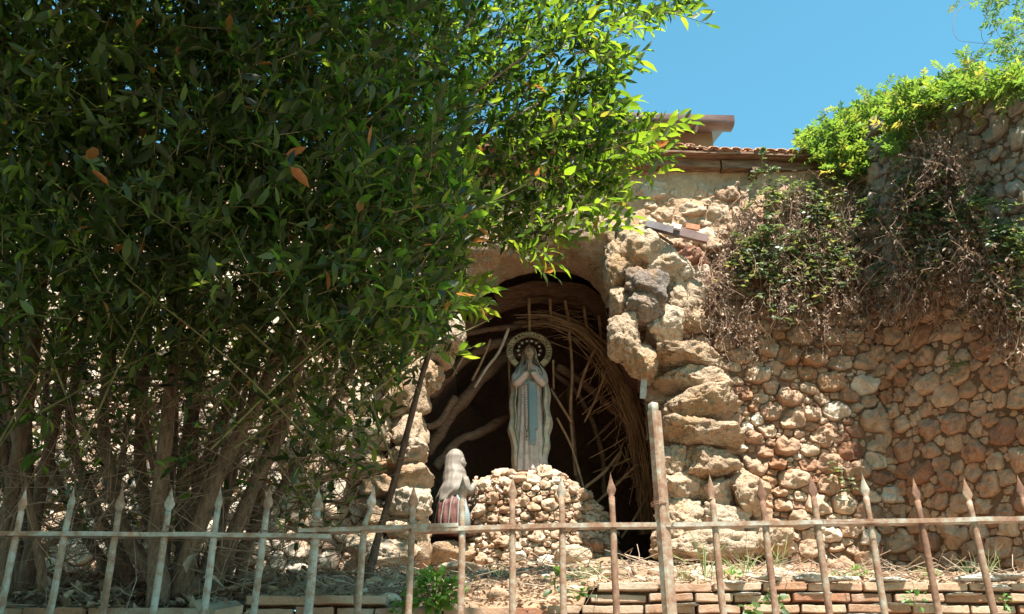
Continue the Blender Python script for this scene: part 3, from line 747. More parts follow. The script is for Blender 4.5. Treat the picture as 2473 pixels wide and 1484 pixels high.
# head with a face
V = []; Vs, F = IC[5]; hc = SP + Vector((0, -.012, 1.098))
g = lambda x, z, cx, cz, s: math.exp(-((x - cx) ** 2 + (z - cz) ** 2) / (s * s))
for v in Vs:
    x, y, z = v.x * .048, v.y * .055, v.z * .070
    if z < 0: x *= 1 + z * 4.2; 
    if y < 0:
        d = -.014 * math.exp(-(x / .0065) ** 2) * math.exp(-((z + .008) / .014) ** 2) - .006 * math.exp(-(x / .005) ** 2) * math.exp(-((z - .012) / .016) ** 2)
        d += .008 * (g(x, z, .018, .010, .011) + g(x, z, -.018, .010, .011)) - .004 * (g(x, z, .018, .008, .006) + g(x, z, -.018, .008, .006))
        d += -.003 * math.exp(-(x / .018) ** 2 - ((z - .026) / .008) ** 2)
        d += -.004 * math.exp(-(x / .012) ** 2) * (math.exp(-((z + .033) / .004) ** 2) + math.exp(-((z + .042) / .004) ** 2)) + .002 * math.exp(-(x / .012) ** 2 - ((z + .0375) / .002) ** 2)
        d += -.005 * g(x, z, 0, -.058, .012) - .003 * (g(x, z, .026, -.016, .014) + g(x, z, -.026, -.016, .014))
        y += d
    V.append(hc + Matrix.Rotation(R(-6), 3, 'X') @ Vector((x, y, z)))
hd = obj('head', V, F, M['skin'], stt)
for sx in (-1, 1):
    for (cx, cz, rx) in ((.018, .0085, .0068), (.018, .024, .009)):
        pts = [hc + Matrix.Rotation(R(-6), 3, 'X') @ Vector((sx * (cx + rx * math.cos(a)), -.0535 + .004 * abs(math.cos(a)) + (.003 if rx < .008 else -.001), cz + rx * .35 * math.sin(a))) for a in [math.pi * k / 8 for k in range(9)]]
        V, F = tube(pts, .0011, 5); obj('brow', V, F, M['hair'], hd)
pts = [hc + Vector((x, -.0575 + abs(x) * .25, -.0355)) for x in (-.011, -.005, 0, .005, .011)]
V, F = tube(pts, [.0008, .0018, .0022, .0018, .0008], 6); obj('lips', V, F, M['redskirt'], hd)
h = MB()
for sx in (-1, 1):
    for k in range(6):
        pts = smooth_path([hc + Vector((sx * .004, -.045 + k * .004, .066 + k * .001)), hc + Vector((sx * (.030 + k * .002), -.046 + k * .004, .045)), hc + Vector((sx * (.043 + .0015 * k), -.032 + k * .004, 0)), hc + Vector((sx * (.040 + .002 * k), -.028 + k * .004, -.06)), hc + Vector((sx * (.036 + .003 * k), -.05 + k * .004, -.105))], 4)
        V, F = tube(pts, .007, 7, rough=.3, seed=k); h.add(V, F)
h.build('hair', M['hair'], stt)
# sash and rosary
def strip(pts, ws_, th, n=5):
    V = []; F = []
    for i, p in enumerate(pts):
        wd = ws_[i] if hasattr(ws_, '__len__') else ws_
        for lay in (0, 1):
            for k in range(n + 1):
                x = -1 + 2 * k / n; V.append(Vector(p) + Vector((x * wd, abs(x) ** 2 * .006 + lay * th - .004 * math.cos(x * 9 + p[2] * 4), 0)))
    w_ = n + 1
    for i in range(len(pts) - 1):
        for k in range(n): a = i * 2 * w_ + k; F.append((a, a + 1, a + 1 + 2 * w_, a + 2 * w_)); b = a + w_; F.append((b + 2 * w_, b + 1 + 2 * w_, b + 1, b))
        for e in (0, n): a = i * 2 * w_ + e; F.append((a, a + 2 * w_, a + 3 * w_, a + w_))
    for q in (0, len(pts) - 1):
        for k in range(n): a = q * 2 * w_ + k; F.append((a, a + 1, a + 1 + w_, a + w_))
    return V, F
def frontY(z):
    for r in rt:
        if r[0] >= z: return r[2] - r[4] * 1.09
    return -.1
V, F = strip([SP + Vector((.016, frontY(z) - .012, z)) for z in np.linspace(.80, .22, 16)], [.034] * 8 + [.033, .033, .032, .031, .029, .028, .027, .026], .012); sash = obj('sash', V, F, M['blue'], stt)
V, F = strip([SP + Vector((.040, frontY(z) - .008, z)) for z in np.linspace(.76, .36, 12)], .024, .012); obj('sash_end', V, F, M['blue'], sash)
V = []; F = []
bel = [(.775, 0, .005, .116, .092), (.80, 0, .005, .122, .098), (.825, 0, .005, .118, .094)]
V, F = loft(bel, 40, off=SP); obj('belt', V, F, M['blue'], sash)
h = MB(); rp = smooth_path([SP + Vector((-.02, -.16, .93)), SP + Vector((-.045, -.13, .80)), SP + Vector((-.048, -.12, .6)), SP + Vector((-.045, -.125, .42)), SP + Vector((-.030, -.125, .33)), SP + Vector((-.018, -.128, .42)), SP + Vector((-.022, -.13, .62)), SP + Vector((-.025, -.14, .80))], 9)
for p in rp: V, F = IC[2]; h.add([p + v * .0042 for v in V], F)
V, F = tube([SP + Vector((-.030, -.127, .33)), SP + Vector((-.030, -.13, .25))], .0028, 6); h.add(V, F)
V, F = tube([SP + Vector((-.043, -.13, .285)), SP + Vector((-.017, -.13, .285))], .0030, 6); h.add(V, F)
h.build('rosary', M['darkpaint'], stt)
# halo ring with lettering
hz = Vector((SP.x, 8.27, P(1281, 848, 8.27).z)); RO, RI = .207, .150
TI = Matrix.Rotation(R(-8), 3, 'X')
def hp(a, r, y): return hz + TI @ Vector((math.sin(a) * r, y, math.cos(a) * r))
V = []; F = []; K = 72; A0 = R(142)
for i in range(K + 1):
    a = -A0 + 2 * A0 * i / K
    for r, y in ((RI, 0), (RO, 0), (RO, .014), (RI, .014)): V.append(hp(a, r, y))
for i in range(K):
    for k in range(4): a = i * 4 + k; b = i * 4 + (k + 1) % 4; F.append((a, b, b + 4, a + 4))
F.append((3, 2, 1, 0)); F.append(tuple(K * 4 + k for k in range(4)))
halo = obj('halo', V, F, M['gold'], stt, smooth=False)
for r in (RO - .003, RI + .003):
    V, F = tube([hp(-A0 + 2 * A0 * i / K, r, -.001) for i in range(K + 1)], .0022, 6); obj('ring_edge', V, F, M['hair'], halo)
TXT = "IO SONO L'IMMACOLATA CONCEZIONE"
lets = MB(); span = R(248); n = len(TXT)
wid = [(.5 if c in " '" else .5 if c == 'I' else 1.25 if c == 'M' else .95) for c in TXT]; tot = sum(wid); acc = 0
for i, ch in enumerate(TXT):
    a = -span / 2 + span * (acc + wid[i] / 2) / tot; acc += wid[i]
    if ch == ' ': continue
    cu = bpy.data.curves.new('t', 'FONT'); cu.body = ch; cu.size = .056; cu.align_x = 'CENTER'; cu.extrude = .0008; cu.resolution_u = 3
    cu.offset = .0006
    ob = bpy.data.objects.new('t', cu); link(ob); dg = bpy.context.evaluated_depsgraph_get(); me = bpy.data.meshes.new_from_object(ob.evaluated_get(dg))
    vs = []
    for v in me.vertices:
        x, z = v.co.x * .62, v.co.y - .0195
        q = Vector((x * math.cos(a) + z * math.sin(a), -.0025 + v.co.z, -x * math.sin(a) + z * math.cos(a)))
        vs.append(hz + TI @ (Vector((math.sin(a), 0, math.cos(a))) * ((RO + RI) / 2) + q))
    lets.add(vs, [tuple(p.vertices) for p in me.polygons]); bpy.data.objects.remove(ob); bpy.data.meshes.remove(me); bpy.data.curves.remove(cu)
lets.build('lettering', M['darkpaint'], halo, smooth=False)
for k in range(10):
    a = R(-118 + 236 * k / 9); c = hp(a, .100, -.01); V = []; F = []
    for lay in (0, 1):
        for j in range(10):
            r = .017 if j % 2 == 0 else .006; b = j * math.pi / 5; V.append(c + Vector((math.sin(b) * r, lay * .004, math.cos(b) * r)))
    F = [tuple(range(10))[::-1], tuple(range(10, 20))] + [(j, (j + 1) % 10, 10 + (j + 1) % 10, 10 + j) for j in range(10)]
    obj('star', V, F, M['white'] if k % 2 else M['mantle'], halo, smooth=False)
V, F = tube([SP + Vector((0, .10, .98)), hz + Vector((0, .03, -.06)), hz + Vector((0, .01, .15))], .004, 6); obj('halo_rod', V, F, M['wire'], stt)

# kneeling statue
KB = P(1095, 1290, 7.92); KB = Vector((KB.x, 7.92, 3.36))
kn = thing('statue', 'smaller kneeling statue in pale shawl and dark red skirt, lower left in the grotto', 'statue', KB)
kz = lambda py: P(1095, py, 7.92).z - KB.z
kx = lambda px, py=1180: P(px, py, 7.92).x - KB.x
tab = []
for py, xl, xr, dy in [(1296, 1048, 1140, .15), (1262, 1048, 1136, .16), (1228, 1052, 1130, .15), (1205, 1062, 1128, .12)]:
    tab.append((kz(py), (kx(xl, py) + kx(xr, py)) / 2, 0, (kx(xr, py) - kx(xl, py)) / 2, dy))
V, F = loft(lerp_tab(tab, 16), 60, fold=lambda a, z, f: 1 + .06 * math.sin(a * 15 + z * 6), off=KB); sk = obj('skirt', V, F, M['redskirt'], kn)
for k in range(6):
    pts = []
    for j in range(8):
        f = j / 7; py = 1228 + 60 * f; a = R(-75 + 26 * k) - f * .25
        row = lerp_tab(tab, 16)[15 - int(f * 14) - 1]; pts.append(KB + Vector((row[1] + math.sin(a) * row[3] * 1.05, row[2] - math.cos(a) * row[4] * 1.05, row[0])))
    V, F = tube(pts, .006, 6, rough=.8, seed=k); obj('skirt_stripe', V, F, M['shawl'], sk)
tab = []
for py, xl, xr, dy in [(1232, 1046, 1078, .05), (1215, 1050, 1112, .13), (1190, 1060, 1134, .14), (1165, 1068, 1133, .13), (1145, 1072, 1126, .105), (1125, 1073, 1120, .08), (1105, 1076, 1121, .078), (1093, 1083, 1117, .06), (1087, 1092, 1108, .03)]:
    tab.append((kz(py), (kx(xl, py) + kx(xr, py)) / 2, 0, (kx(xr, py) - kx(xl, py)) / 2, dy))
V, F = loft(lerp_tab(tab, 40), 64, fold=lambda a, z, f: 1 + .016 * math.sin(a * 15 + z * 6) + .045 * math.sin(z * 34 - a * 2.4) * (1 if f < .6 else .05), off=KB); obj('shawl', V, F, M['shawl'], kn)
Vs, F = IC[4]; fc = KB + Vector((kx(1113, 1122), -.012, kz(1120))); V = []
for v in Vs:
    x, y, z = v.x * .040, v.y * .045, v.z * .058
    if x > 0: x += .010 * math.exp(-(y / .008) ** 2 - ((z + .005) / .011) ** 2) + .004 * math.exp(-(y / .014) ** 2) * math.exp(-((z + .027) / .007) ** 2) + .004 * math.exp(-((z + .048) / .01) ** 2) - .004 * math.exp(-((z - .010) / .006) ** 2)
    if z < 0: y *= 1 + z * 3
    V.append(fc + Vector((x, y, z)))
obj('head', V, F, M['shawl'], kn)
for s in (-1, 1):
    pts = smooth_path([KB + Vector((kx(1122, 1160), s * .055, kz(1160))), KB + Vector((kx(1134, 1185), s * .05, kz(1190))), KB + Vector((kx(1146, 1170), s * .012, kz(1172)))], 4)
    V, F = tube(pts, [.036 - .015 * i / len(pts) for i in range(len(pts))], 12, rough=.2); obj('sleeve', V, F, M['shawl'], kn)
    hm = MB(); b = pts[-1]
    V, F = boulder(b + Vector((.008, -s * .004, .02)), .016, .008, .026, .9, 2, 1, .2); hm.add(V, F)
    for k in range(4): V, F = tube([b + Vector((-.002 + .007 * k, -s * .005, .038)), b + Vector((.004 + .007 * k, -s * .006, .07 + .004 * (k in (1, 2)))) ], [.0045, .003], 6); hm.add(V, F)
    V, F = tube([b + Vector((-.006, -s * .004, .015)), b + Vector((-.014, -s * .004, .045))], [.005, .003], 6); hm.add(V, F)
    hm.build('hand', M['skin'], kn)
V, F = loft([(kz(1296), kx(1125), -.10, .055, .04), (kz(1250), kx(1122), -.10, .052, .042), (kz(1205), kx(1112), -.085, .04, .04)], 24, fold=lambda a, z, f: 1 + .06 * math.sin(a * 8), off=KB); obj('apron', V, F, M['bluegrey'], kn)
V, F = boulder((KB.x, 7.95, 3.30), .22, .2, .12, .7, 4, 31, .8)
obj('rock', V, F, M['tufa'], tone=.3, label='flat ochre rock under the kneeling statue', cat='rock')

# ------------------------------------------------------------ wooden frame and reeds in the cave
wf = thing('wooden_frame', 'arched driftwood and board frame lining the top of the grotto', 'frame', P(1300, 760, 8.3))
plank([(1198, 722), (1240, 706), (1300, 693), (1350, 700)], 8.32, 34, .05, 'board', M['board'], wf)
plank([(1345, 698), (1400, 706), (1450, 745), (1492, 800)], 8.35, 44, .05, 'board', M['board'], wf)
plank([(1115, 800), (1165, 765), (1215, 735), (1280, 722)], 8.40, 26, .05, 'board', M['board'], wf)
plank([(1255, 728), (1330, 722), (1400, 735), (1450, 765), (1500, 830)], 8.42, 14, .04, 'board', M['board'], wf)
def log(pts, Y, wpx, name='log', mt='board', rough=.35):
    A = smooth_path([P(x, y, Y + (0.05 * i if Y > 8 else 0)) for i, (x, y) in enumerate(pts)], 14); r = wpx * mpp(Y) / 2 * (.86 if wpx < 15 else .72); rough *= 1.2
    V, F = tube(A, [r * (1 + .18 * mn.noise(p * 6)) for p in A], 10, rough=rough, seed=pts[0][0]); obj(name, V, F, M[mt], wf, tone=rnd.uniform(.4, .75))
log([(1110, 812), (1180, 797), (1250, 790), (1310, 782)], 8.4, 20)
log([(1040, 960), (1110, 880), (1180, 838), (1240, 825)], 8.4, 34)
log([(1030, 1095), (1085, 1010), (1150, 930), (1215, 870), (1270, 850)], 8.45, 38)
log([(1050, 1130), (1110, 1065), (1150, 1050), (1225, 1010), (1280, 985)], 8.5, 28)
log([(1030, 1030), (1060, 1020), (1100, 960)], 8.2, 22)
log([(1345, 885), (1420, 935), (1490, 1000), (1540, 1070)], 8.55, 24)
log([(1335, 900), (1400, 960), (1450, 1080), (1460, 1200)], 8.6, 16)
log([(1375, 940), (1383, 1050), (1395, 1160), (1425, 1330)], 8.5, 16)
for a in ([(1228, 795), (1205, 850), (1175, 890), (1146, 936)],): log(a, 7.85, 8, 'stick', 'palestick', .1)
for a in ([(1277, 722), (1279, 800)], [(1328, 722), (1331, 778)], [(1364, 726), (1378, 800)], [(1410, 740), (1420, 820)], [(1447, 762), (1452, 845)]): log(a, 8.30, 9, 'lath', 'reed', .1)
for a in ([(1375, 800), (1382, 900), (1378, 1000), (1390, 1150)], [(1440, 835), (1410, 905), (1395, 960)], [(1470, 880), (1440, 960), (1412, 1020)], [(1185, 820), (1165, 870), (1140, 920)], [(1120, 860), (1092, 910)],
          [(1228, 830), (1230, 905), (1232, 990)], [(1336, 870), (1337, 940)], [(1410, 1180), (1460, 1140), (1500, 1090)], [(1380, 1020), (1330, 940)], [(1540, 1120), (1500, 1160), (1440, 1215)], [(1500, 1300), (1540, 1240), (1570, 1180)], [(1345, 1010), (1380, 1080), (1410, 1180)]):
    log(a, 8.3, rnd.uniform(6, 9), 'stick', 'reed', .1)
rb = MB(); RP = [(1235, 775), (1320, 768), (1400, 795), (1455, 850), (1500, 925), (1530, 1010), (1548, 1090), (1560, 1180), (1568, 1290)]
for i in range(210):
    a = rnd.uniform(0, len(RP) - 3.0); L = rnd.uniform(1.6, 3.2); o = rnd.gauss(0, 13); sl = rnd.gauss(0, 7); pts = []
    for j in range(7):
        f = min(a + L * j / 6, len(RP) - 1.001); k = int(f); t = f - k; x = RP[k][0] * (1 - t) + RP[k + 1][0] * t; y = RP[k][1] * (1 - t) + RP[k + 1][1] * t
        dx, dy = RP[k + 1][0] - RP[k][0], RP[k + 1][1] - RP[k][1]; l = math.hypot(dx, dy); w_ = o + sl * (j / 3 - 1)
        pts.append(P(x - dy / l * w_, y + dx / l * w_, 8.40 + .12 * math.sin(i * 2.4) + rnd.uniform(-.01, .01)))
    V, F = tube(pts, rnd.uniform(.0022, .0045), 4, cap=False); rb.add(V, F, rnd.random())
for i in range(70):
    f = rnd.uniform(3, 7); k = int(f); x = RP[k][0] + rnd.gauss(-5, 16); y = RP[k][1] + rnd.uniform(0, 80); b = rnd.uniform(-1.2, 1.2); L = rnd.uniform(40, 110)
    V, F = tube([P(x, y, 8.35), P(x - L * .5 * math.sin(b), y + L * .5 * math.cos(b), 8.33 + rnd.uniform(-.08, .1)), P(x - L * math.sin(b * 1.2), y + L * math.cos(b), 8.35)], rnd.uniform(.002, .0045), 4, cap=False); rb.add(V, F, rnd.random())
for i in range(26):
    x = rnd.uniform(1235, 1400); y = 770 + rnd.uniform(-28, 60); pts = [P(x, y, 8.42), P(x + 40, y + rnd.uniform(-12, 6), 8.42), P(x + 90, y + rnd.uniform(0, 25), 8.42)]
    V, F = tube(pts, .003, 4, cap=False); rb.add(V, F, rnd.random())
o = rb.build('reeds', M['reed'], kind='stuff', label='arched bundle of dry reeds on the right inside of the grotto', cat='reeds')
lt = thing('tube_lamp', 'thin unlit tube lamp bar across the top of the grotto', 'lamp', P(1315, 650, 7.9))
V, F = tube([P(1243, 648, 7.8), P(1387, 656, 7.8)], .011, 10); obj('tube', V, F, M['palestick'], lt)
V, F = tube([P(1240, 632, 7.86), P(1400, 640, 7.86)], .006, 8); obj('bar', V, F, M['board'], lt)

# ------------------------------------------------------------ leaves, twigs
def leaf_tpl(w=.36, fold=.10, curl=.10, st=(.3, .68)):
    # along +Y, width X, normal Z ; length 1
    V = [(0, 0, 0)]
    for s, ww in zip(st, (.92, .80)):
        for k in (-1, 0, 1): V.append((k * w / 2 * ww, s, (abs(k) * fold) - curl * s * s))
    V.append((0, 1, -curl * 1.3))
    F = [(0, 2, 1), (0, 3, 2), (1, 2, 5), (1, 5, 4), (2, 3, 6), (2, 6, 5), (4, 5, 7), (5, 6, 7)]
    return np.array(V, dtype=np.float32), np.array(F, dtype=np.int32)
TPL = [leaf_tpl(.30, .16, .45), leaf_tpl(.42, .02, -.12), leaf_tpl(.36, .09, .05), leaf_tpl(.40, .05, .18), leaf_tpl(.33, .12, -.08), leaf_tpl(.38, .02, .30)]
RND = [leaf_tpl(.75, .06, .06, (.28, .66)), leaf_tpl(.65, .10, .14, (.3, .66))]
DRY = [leaf_tpl(.38, .22, .35), leaf_tpl(.5, .25, -.3)]
GR = [leaf_tpl(.032, .01, .45), leaf_tpl(.026, .01, .8)]
def norm(a): return a / np.maximum(np.linalg.norm(a, axis=1, keepdims=True), 1e-9)
def leaf_arrays(pos, d, up, size, tpl):
    d = norm(d); x = norm(np.cross(d, up)); z = np.cross(x, d)
    V, F = tpl; n = len(pos)
    W = pos[:, None, :] + size[:, None, None] * (V[None, :, 0:1] * x[:, None, :] + V[None, :, 1:2] * d[:, None, :] + V[None, :, 2:3] * z[:, None, :])
    FF = F[None] + (np.arange(n) * len(V))[:, None, None]
    return W.reshape(-1, 3), FF.reshape(-1, 3)
class Leaves:
    def __init__(s): s.p = []; s.d = []; s.u = []; s.s = []; s.t = []
    def add(s, p, d, u, sz, t): s.p.append(tuple(p)); s.d.append(tuple(d)); s.u.append(tuple(u)); s.s.append(sz); s.t.append(t)
    def arrays(s): return [np.array(a, dtype=np.float32) for a in (s.p, s.d, s.u, s.s, s.t)]
    def build(s, name, m, parent, tpls, singles=0, sname='leaf', **k):
        p, d, u, sz, t = s.arrays(); n = len(p); pick = np.zeros(n, bool)
        if singles:
            dep = p[:, 1] * cP + (p[:, 2] - CZ) * sP; x = 1236.5 + FP * p[:, 0] / dep; y = 742 - FP * ((p[:, 2] - CZ) * cP - p[:, 1] * sP) / dep
            sc = sz / dep; sc[(x < 10) | (x > 2460) | (y < 10) | (y > 1475)] = 0
            idx = np.argsort(-sc)[:singles]; pick[idx] = True
            bank = {}
            for i in idx:
                kk = i % len(tpls)
                key = (kk, round(float(t[i]) * 5))
                if key not in bank: bank[key] = mesh(sname, tpls[kk][0], tpls[kk][1], m, key[1] / 5)
                dd = Vector(d[i].tolist()).normalized(); xx = dd.cross(Vector(u[i].tolist())).normalized(); zz = xx.cross(dd)
                o = bpy.data.objects.new(sname, bank[key]); link(o); o.parent = parent
                M4 = Matrix((xx, dd, zz)).transposed() * float(sz[i]); M4 = M4.to_4x4(); M4.translation = Vector(p[i].tolist()) - wl[parent.name]; o.matrix_local = M4
        VV = []; FF = []; TT = []; b = 0
        for k_ in range(len(tpls)):
            sel = (~pick) & (np.arange(n) % len(tpls) == k_)
            if not sel.any(): continue
            V, F = leaf_arrays(p[sel], d[sel], u[sel], sz[sel], tpls[k_]); VV.append(V); FF.append(F + b); b += len(V); TT.append(np.repeat(t[sel], len(tpls[k_][0])))
        if VV: return obj(name, np.concatenate(VV), np.concatenate(FF), m, parent, tone=np.concatenate(TT), **k)
UPV = Vector((0, 0, 1))
def rvec(): 
    v = Vector((rnd.gauss(0, 1), rnd.gauss(0, 1), rnd.gauss(0, 1))); return v.normalized()
def twig(p, d, L, lv, tw, size=.075, nl=11, tone=None, rad=.0022, bend=.35):
    d = Vector(d).normalized(); q = Vector(p); pts = [q.copy()]; n = 5; side = rnd.random() * 6.28; x, y = frame(d)
    dd = d.copy(); steps = []
    for i in range(n):
        dd = (dd + rvec() * .16 + UPV * bend * .12).normalized(); q = q + dd * (L / n); pts.append(q.copy()); steps.append(dd.copy())
    V, F = tube(pts, [rad * (1.2 - .16 * i) for i in range(n + 1)], 3, cap=False); tw.add(V, F, rnd.random())
    for k in range(nl):
        f = (.15 + .85 * k / (nl - 1)) * n; i = min(int(f), n - 1); t = f - i; pp = pts[i].lerp(pts[i + 1], min(t, 1)); di = steps[i]
        a = side + k * 2.4; o = x * math.cos(a) + y * math.sin(a)
        spread = .95 - .55 * (k / nl) ** 2
        ld = (di * (1.0 - spread * .35) + o * spread + UPV * .18 + rvec() * .18).normalized()
        if k == nl - 1: ld = (di + rvec() * .2).normalized()
        un = (di * .9 + UPV * .7 + rvec() * .35 - ld * .2).normalized()
        tn = tone() if tone else (rnd.random() * .92 if rnd.random() > .006 else rnd.uniform(.96, 1))
        lv.add(pp, ld, un, size * rnd.uniform(.5, 1.25), tn)

# crown regions in photo outline (points stand at real depths between the fence and the wall)
CROWN = [(-500, -330), (1350, -330), (1560, -200), (1700, -60), (1690, 22), (1610, 45), (1520, 45), (1440, 70), (1470, 120), (1510, 160), (1490, 215), (1440, 240), (1540, 285), (1590, 310), (1560, 375), (1480, 420),
         (1490, 480), (1440, 535), (1330, 560), (1290, 610), (1250, 590), (1190, 560), (1130, 600), (1120, 690), (1100, 735), (1080, 790), (1010, 850), (960, 880), (900, 860), (820, 830), (700, 790), (-500, 800)]
LOWER = [(-400, 780), (1060, 780), (1020, 880), (960, 980), (930, 1080), (840, 1180), (800, 1260), (-400, 1330)]
trees = {}
TB = {'a': (P(20, 1430, 5.0), 'bay laurel with several brown stems at the left edge'), 'b': (P(440, 1440, 5.0), 'large multi-stemmed bay laurel spreading over the left half'), 'c': (P(890, 1395, 5.3), 'slender dark laurel stem leaning right across the left edge of the grotto')}
for k, (p, lab) in TB.items(): trees[k] = (thing('laurel_tree', lab, 'tree', (p.x, p.y, gz(p.x, p.y) - .02)), Leaves(), MB())
def which(px, py):
    if px > 880 + max(0, (700 - py)) * .35: return 'c'
    return 'a' if px < 170 else 'b'
# stems: photo points, depth, width
STEMS = {'a': [([(0, 1440), (15, 1300), (45, 1100), (80, 850), (110, 600), (150, 250), (160, -100)], 4.9, 34), ([(60, 1430), (95, 1200), (135, 1000), (165, 780), (190, 560), (240, 200), (280, -200)], 5.1, 24),
                ([(-40, 1440), (-30, 1100), (-60, 700), (-100, 300), (-140, -100)], 5.2, 30), ([(100, 1420), (60, 1250), (30, 1100), (-20, 800)], 5.5, 20)],
         'b': [([(385, 1440), (378, 1300), (395, 1100), (405, 1000), (430, 760), (418, 520), (410, 380), (450, 100), (480, -200)], 4.8, 32),
               ([(395, 1435), (300, 1280), (262, 1120), (250, 1000), (275, 820), (310, 600), (320, 420), (330, 100), (360, -200)], 5.0, 26),
               ([(430, 1440), (470, 1300), (540, 1120), (630, 950), (700, 780), (760, 620), (800, 440), (860, 150), (900, -200)], 4.9, 32),
               ([(500, 1430), (560, 1300), (620, 1160), (680, 1040), (720, 880), (800, 640), (870, 500), (960, 300)], 5.1, 30),
               ([(420, 1440), (500, 1120), (560, 960), (600, 800), (640, 500), (700, 200), (760, -200)], 5.3, 26),
               ([(410, 1430), (340, 1150), (350, 900), (380, 640), (480, 300), (560, -100)], 5.4, 24),
               ([(455, 1430), (440, 1200), (470, 900), (490, 560), (560, 240), (640, -200)], 5.5, 28),
               ([(330, 1430), (210, 1180), (170, 1000), (210, 760), (200, 500), (200, 100)], 5.5, 22),
               ([(300, 1425), (180, 1250), (110, 1050), (120, 850)], 5.7, 18), ([(520, 1420), (700, 1150), (800, 980), (900, 800), (1000, 560)], 5.6, 18),
               ([(840, 400), (900, 290), (1010, 190), (1075, 130), (1130, 60), (1200, -60)], 4.5, 13), ([(820, 520), (960, 370), (1100, 260), (1180, 200), (1300, 110)], 4.4, 9), ([(870, 510), (990, 430), (1160, 330), (1300, 250)], 4.6, 7)],
         'c': [([(888, 1398), (925, 1255), (962, 1130), (1005, 960), (1040, 840), (1078, 730), (1112, 618), (1160, 460), (1230, 330), (1330, 210)], 5.3, 19)]}
stem_pts = {}
for k, ls in STEMS.items():
    t, lv, tw = trees[k]
    for j, (pts, Y, wpx) in enumerate(ls):
        A = smooth_path([P(x, y, Y + .05 * math.sin(i * 1.9 + j)) for i, (x, y) in enumerate(pts)], 6)
        if pts[0][1] > 1380: A[0].z = gz(A[0].x, A[0].y) - .05
        r = wpx * mpp(Y) / 2 * 1.3; L = len(A)
        r *= .72 if k == 'c' else 1; V, F = tube(A, [r * (1.15 if i < 3 else 1) * (1 - .62 * i / L) for i in range(L)], 12, rough=.22, seed=j * 5)
        obj('stem', V, F, M['darkbark' if k == 'c' else 'bark'], t, tone=rnd.uniform(.35, .8)); stem_pts[(k, j)] = A
sr = random.Random(21)
for j in range(22):
    x0 = sr.choice((sr.uniform(-30, 130), sr.uniform(230, 560), sr.uniform(330, 520))); Y = sr.uniform(4.9, 6.0); k = 'a' if x0 < 150 else 'b'; lean = (x0 - 330) * sr.uniform(.3, .9) + sr.gauss(60, 70); hgt = sr.uniform(650, 1050)
    A = smooth_path([P(x0 + lean * f + 18 * math.sin(j + f * 5), 1425 - hgt * f, Y + .1 * math.sin(j * 2 + f * 3)) for f in (0, .25, .5, .75, 1)], 6); A[0].z = min(A[0].z, gz(A[0].x, A[0].y) - .03)
    r = sr.uniform(11, 21) * mpp(Y) / 2 * 1.15; L = len(A); V, F = tube(A, [r * (1 - .55 * i / L) for i in range(L)], 9, rough=.22, seed=j); obj('stem', V, F, M['bark'], trees[k][0], tone=sr.uniform(.4, .95))
bcore = TB['b'][0]
V, F = boulder((bcore.x, bcore.y, gz(bcore.x, bcore.y) + .02), .16, .12, .12, .9, 4, 8, 1.2); obj('root_crown', V, F, M['bark'], trees['b'][0], tone=.3)
# twigs filling the crown
def sample(poly, n, y0, y1, x0, x1, dens=None):
    c = 0; ys = [p[1] for p in poly]; xs = [p[0] for p in poly]
    while c < n:
        px = rnd.uniform(min(xs), max(xs)); py = rnd.uniform(min(ys), max(ys))
        if not inpoly(px, py, poly): continue
        if dens and rnd.random() > dens(px, py): continue
        c += 1; yield px, py
def dens_c(px, py):
    d = 1.0
    if py < 0: d = .55 if px < 900 else .12
    if px > 1100: d *= .62
    if py > 500: d *= 1 - (.85 if px < 750 else .4) * (py - 500) / 300
    return d
for px, py in sample(CROWN, 6800, 0, 0, 0, 0, dens_c):
    edge = px > 1150
    Y = rnd.uniform(4.5, 5.35) if edge else (rnd.uniform(3.9, 5.5) if rnd.random() < .8 else rnd.uniform(3.2, 4.2))
    if py < 0: Y = rnd.uniform(3.6, 5.2) 
    p = P(px, py, Y); k = which(px, py); t, lv, tw = trees[k]
    out = Vector(((px - 600) / 900 + .15, rnd.uniform(-.8, .4), .35)) + rvec() * .65
    L = rnd.uniform(.16, .34)
    if edge and px > 1380: L *= .6; out = Vector((.9, -.1, .05)) + rvec() * .45
    twig(p - out.normalized() * L * .75, out, L, lv, tw, size=rnd.uniform(.060, .096), nl=rnd.randint(8, 12))
for px, py in sample([(-300, 700), (860, 700), (880, 1000), (760, 1250), (-300, 1330)], 430, 0, 0, 0, 0):   # rear growth
    p = P(px, py, rnd.uniform(5.7, 6.7)); t, lv, tw = trees[which(px, py)]; out = rvec() + Vector((.2, 0, .4)); twig(p, out, rnd.uniform(.2, .34), lv, tw, size=rnd.uniform(.06, .09), nl=9)
def dens_l(px, py):
    d = max(.08, 1 - (py - 780) / 330); 
    if px > 700: d = max(d, .42)
    return d
for px, py in sample(LOWER, 520, 0, 0, 0, 0, dens_l):
    Y = rnd.uniform(4.0, 5.9); p = P(px, py, Y); k = which(px, py); t, lv, tw = trees[k]
    out = Vector((rnd.uniform(-.3, .6), rnd.uniform(-.8, .3), rnd.uniform(-.2, .7))) + rvec() * .5; L = rnd.uniform(.18, .38)
    twig(p - out.normalized() * L * .7, out, L, lv, tw, size=rnd.uniform(.060, .092), nl=rnd.randint(5, 9))
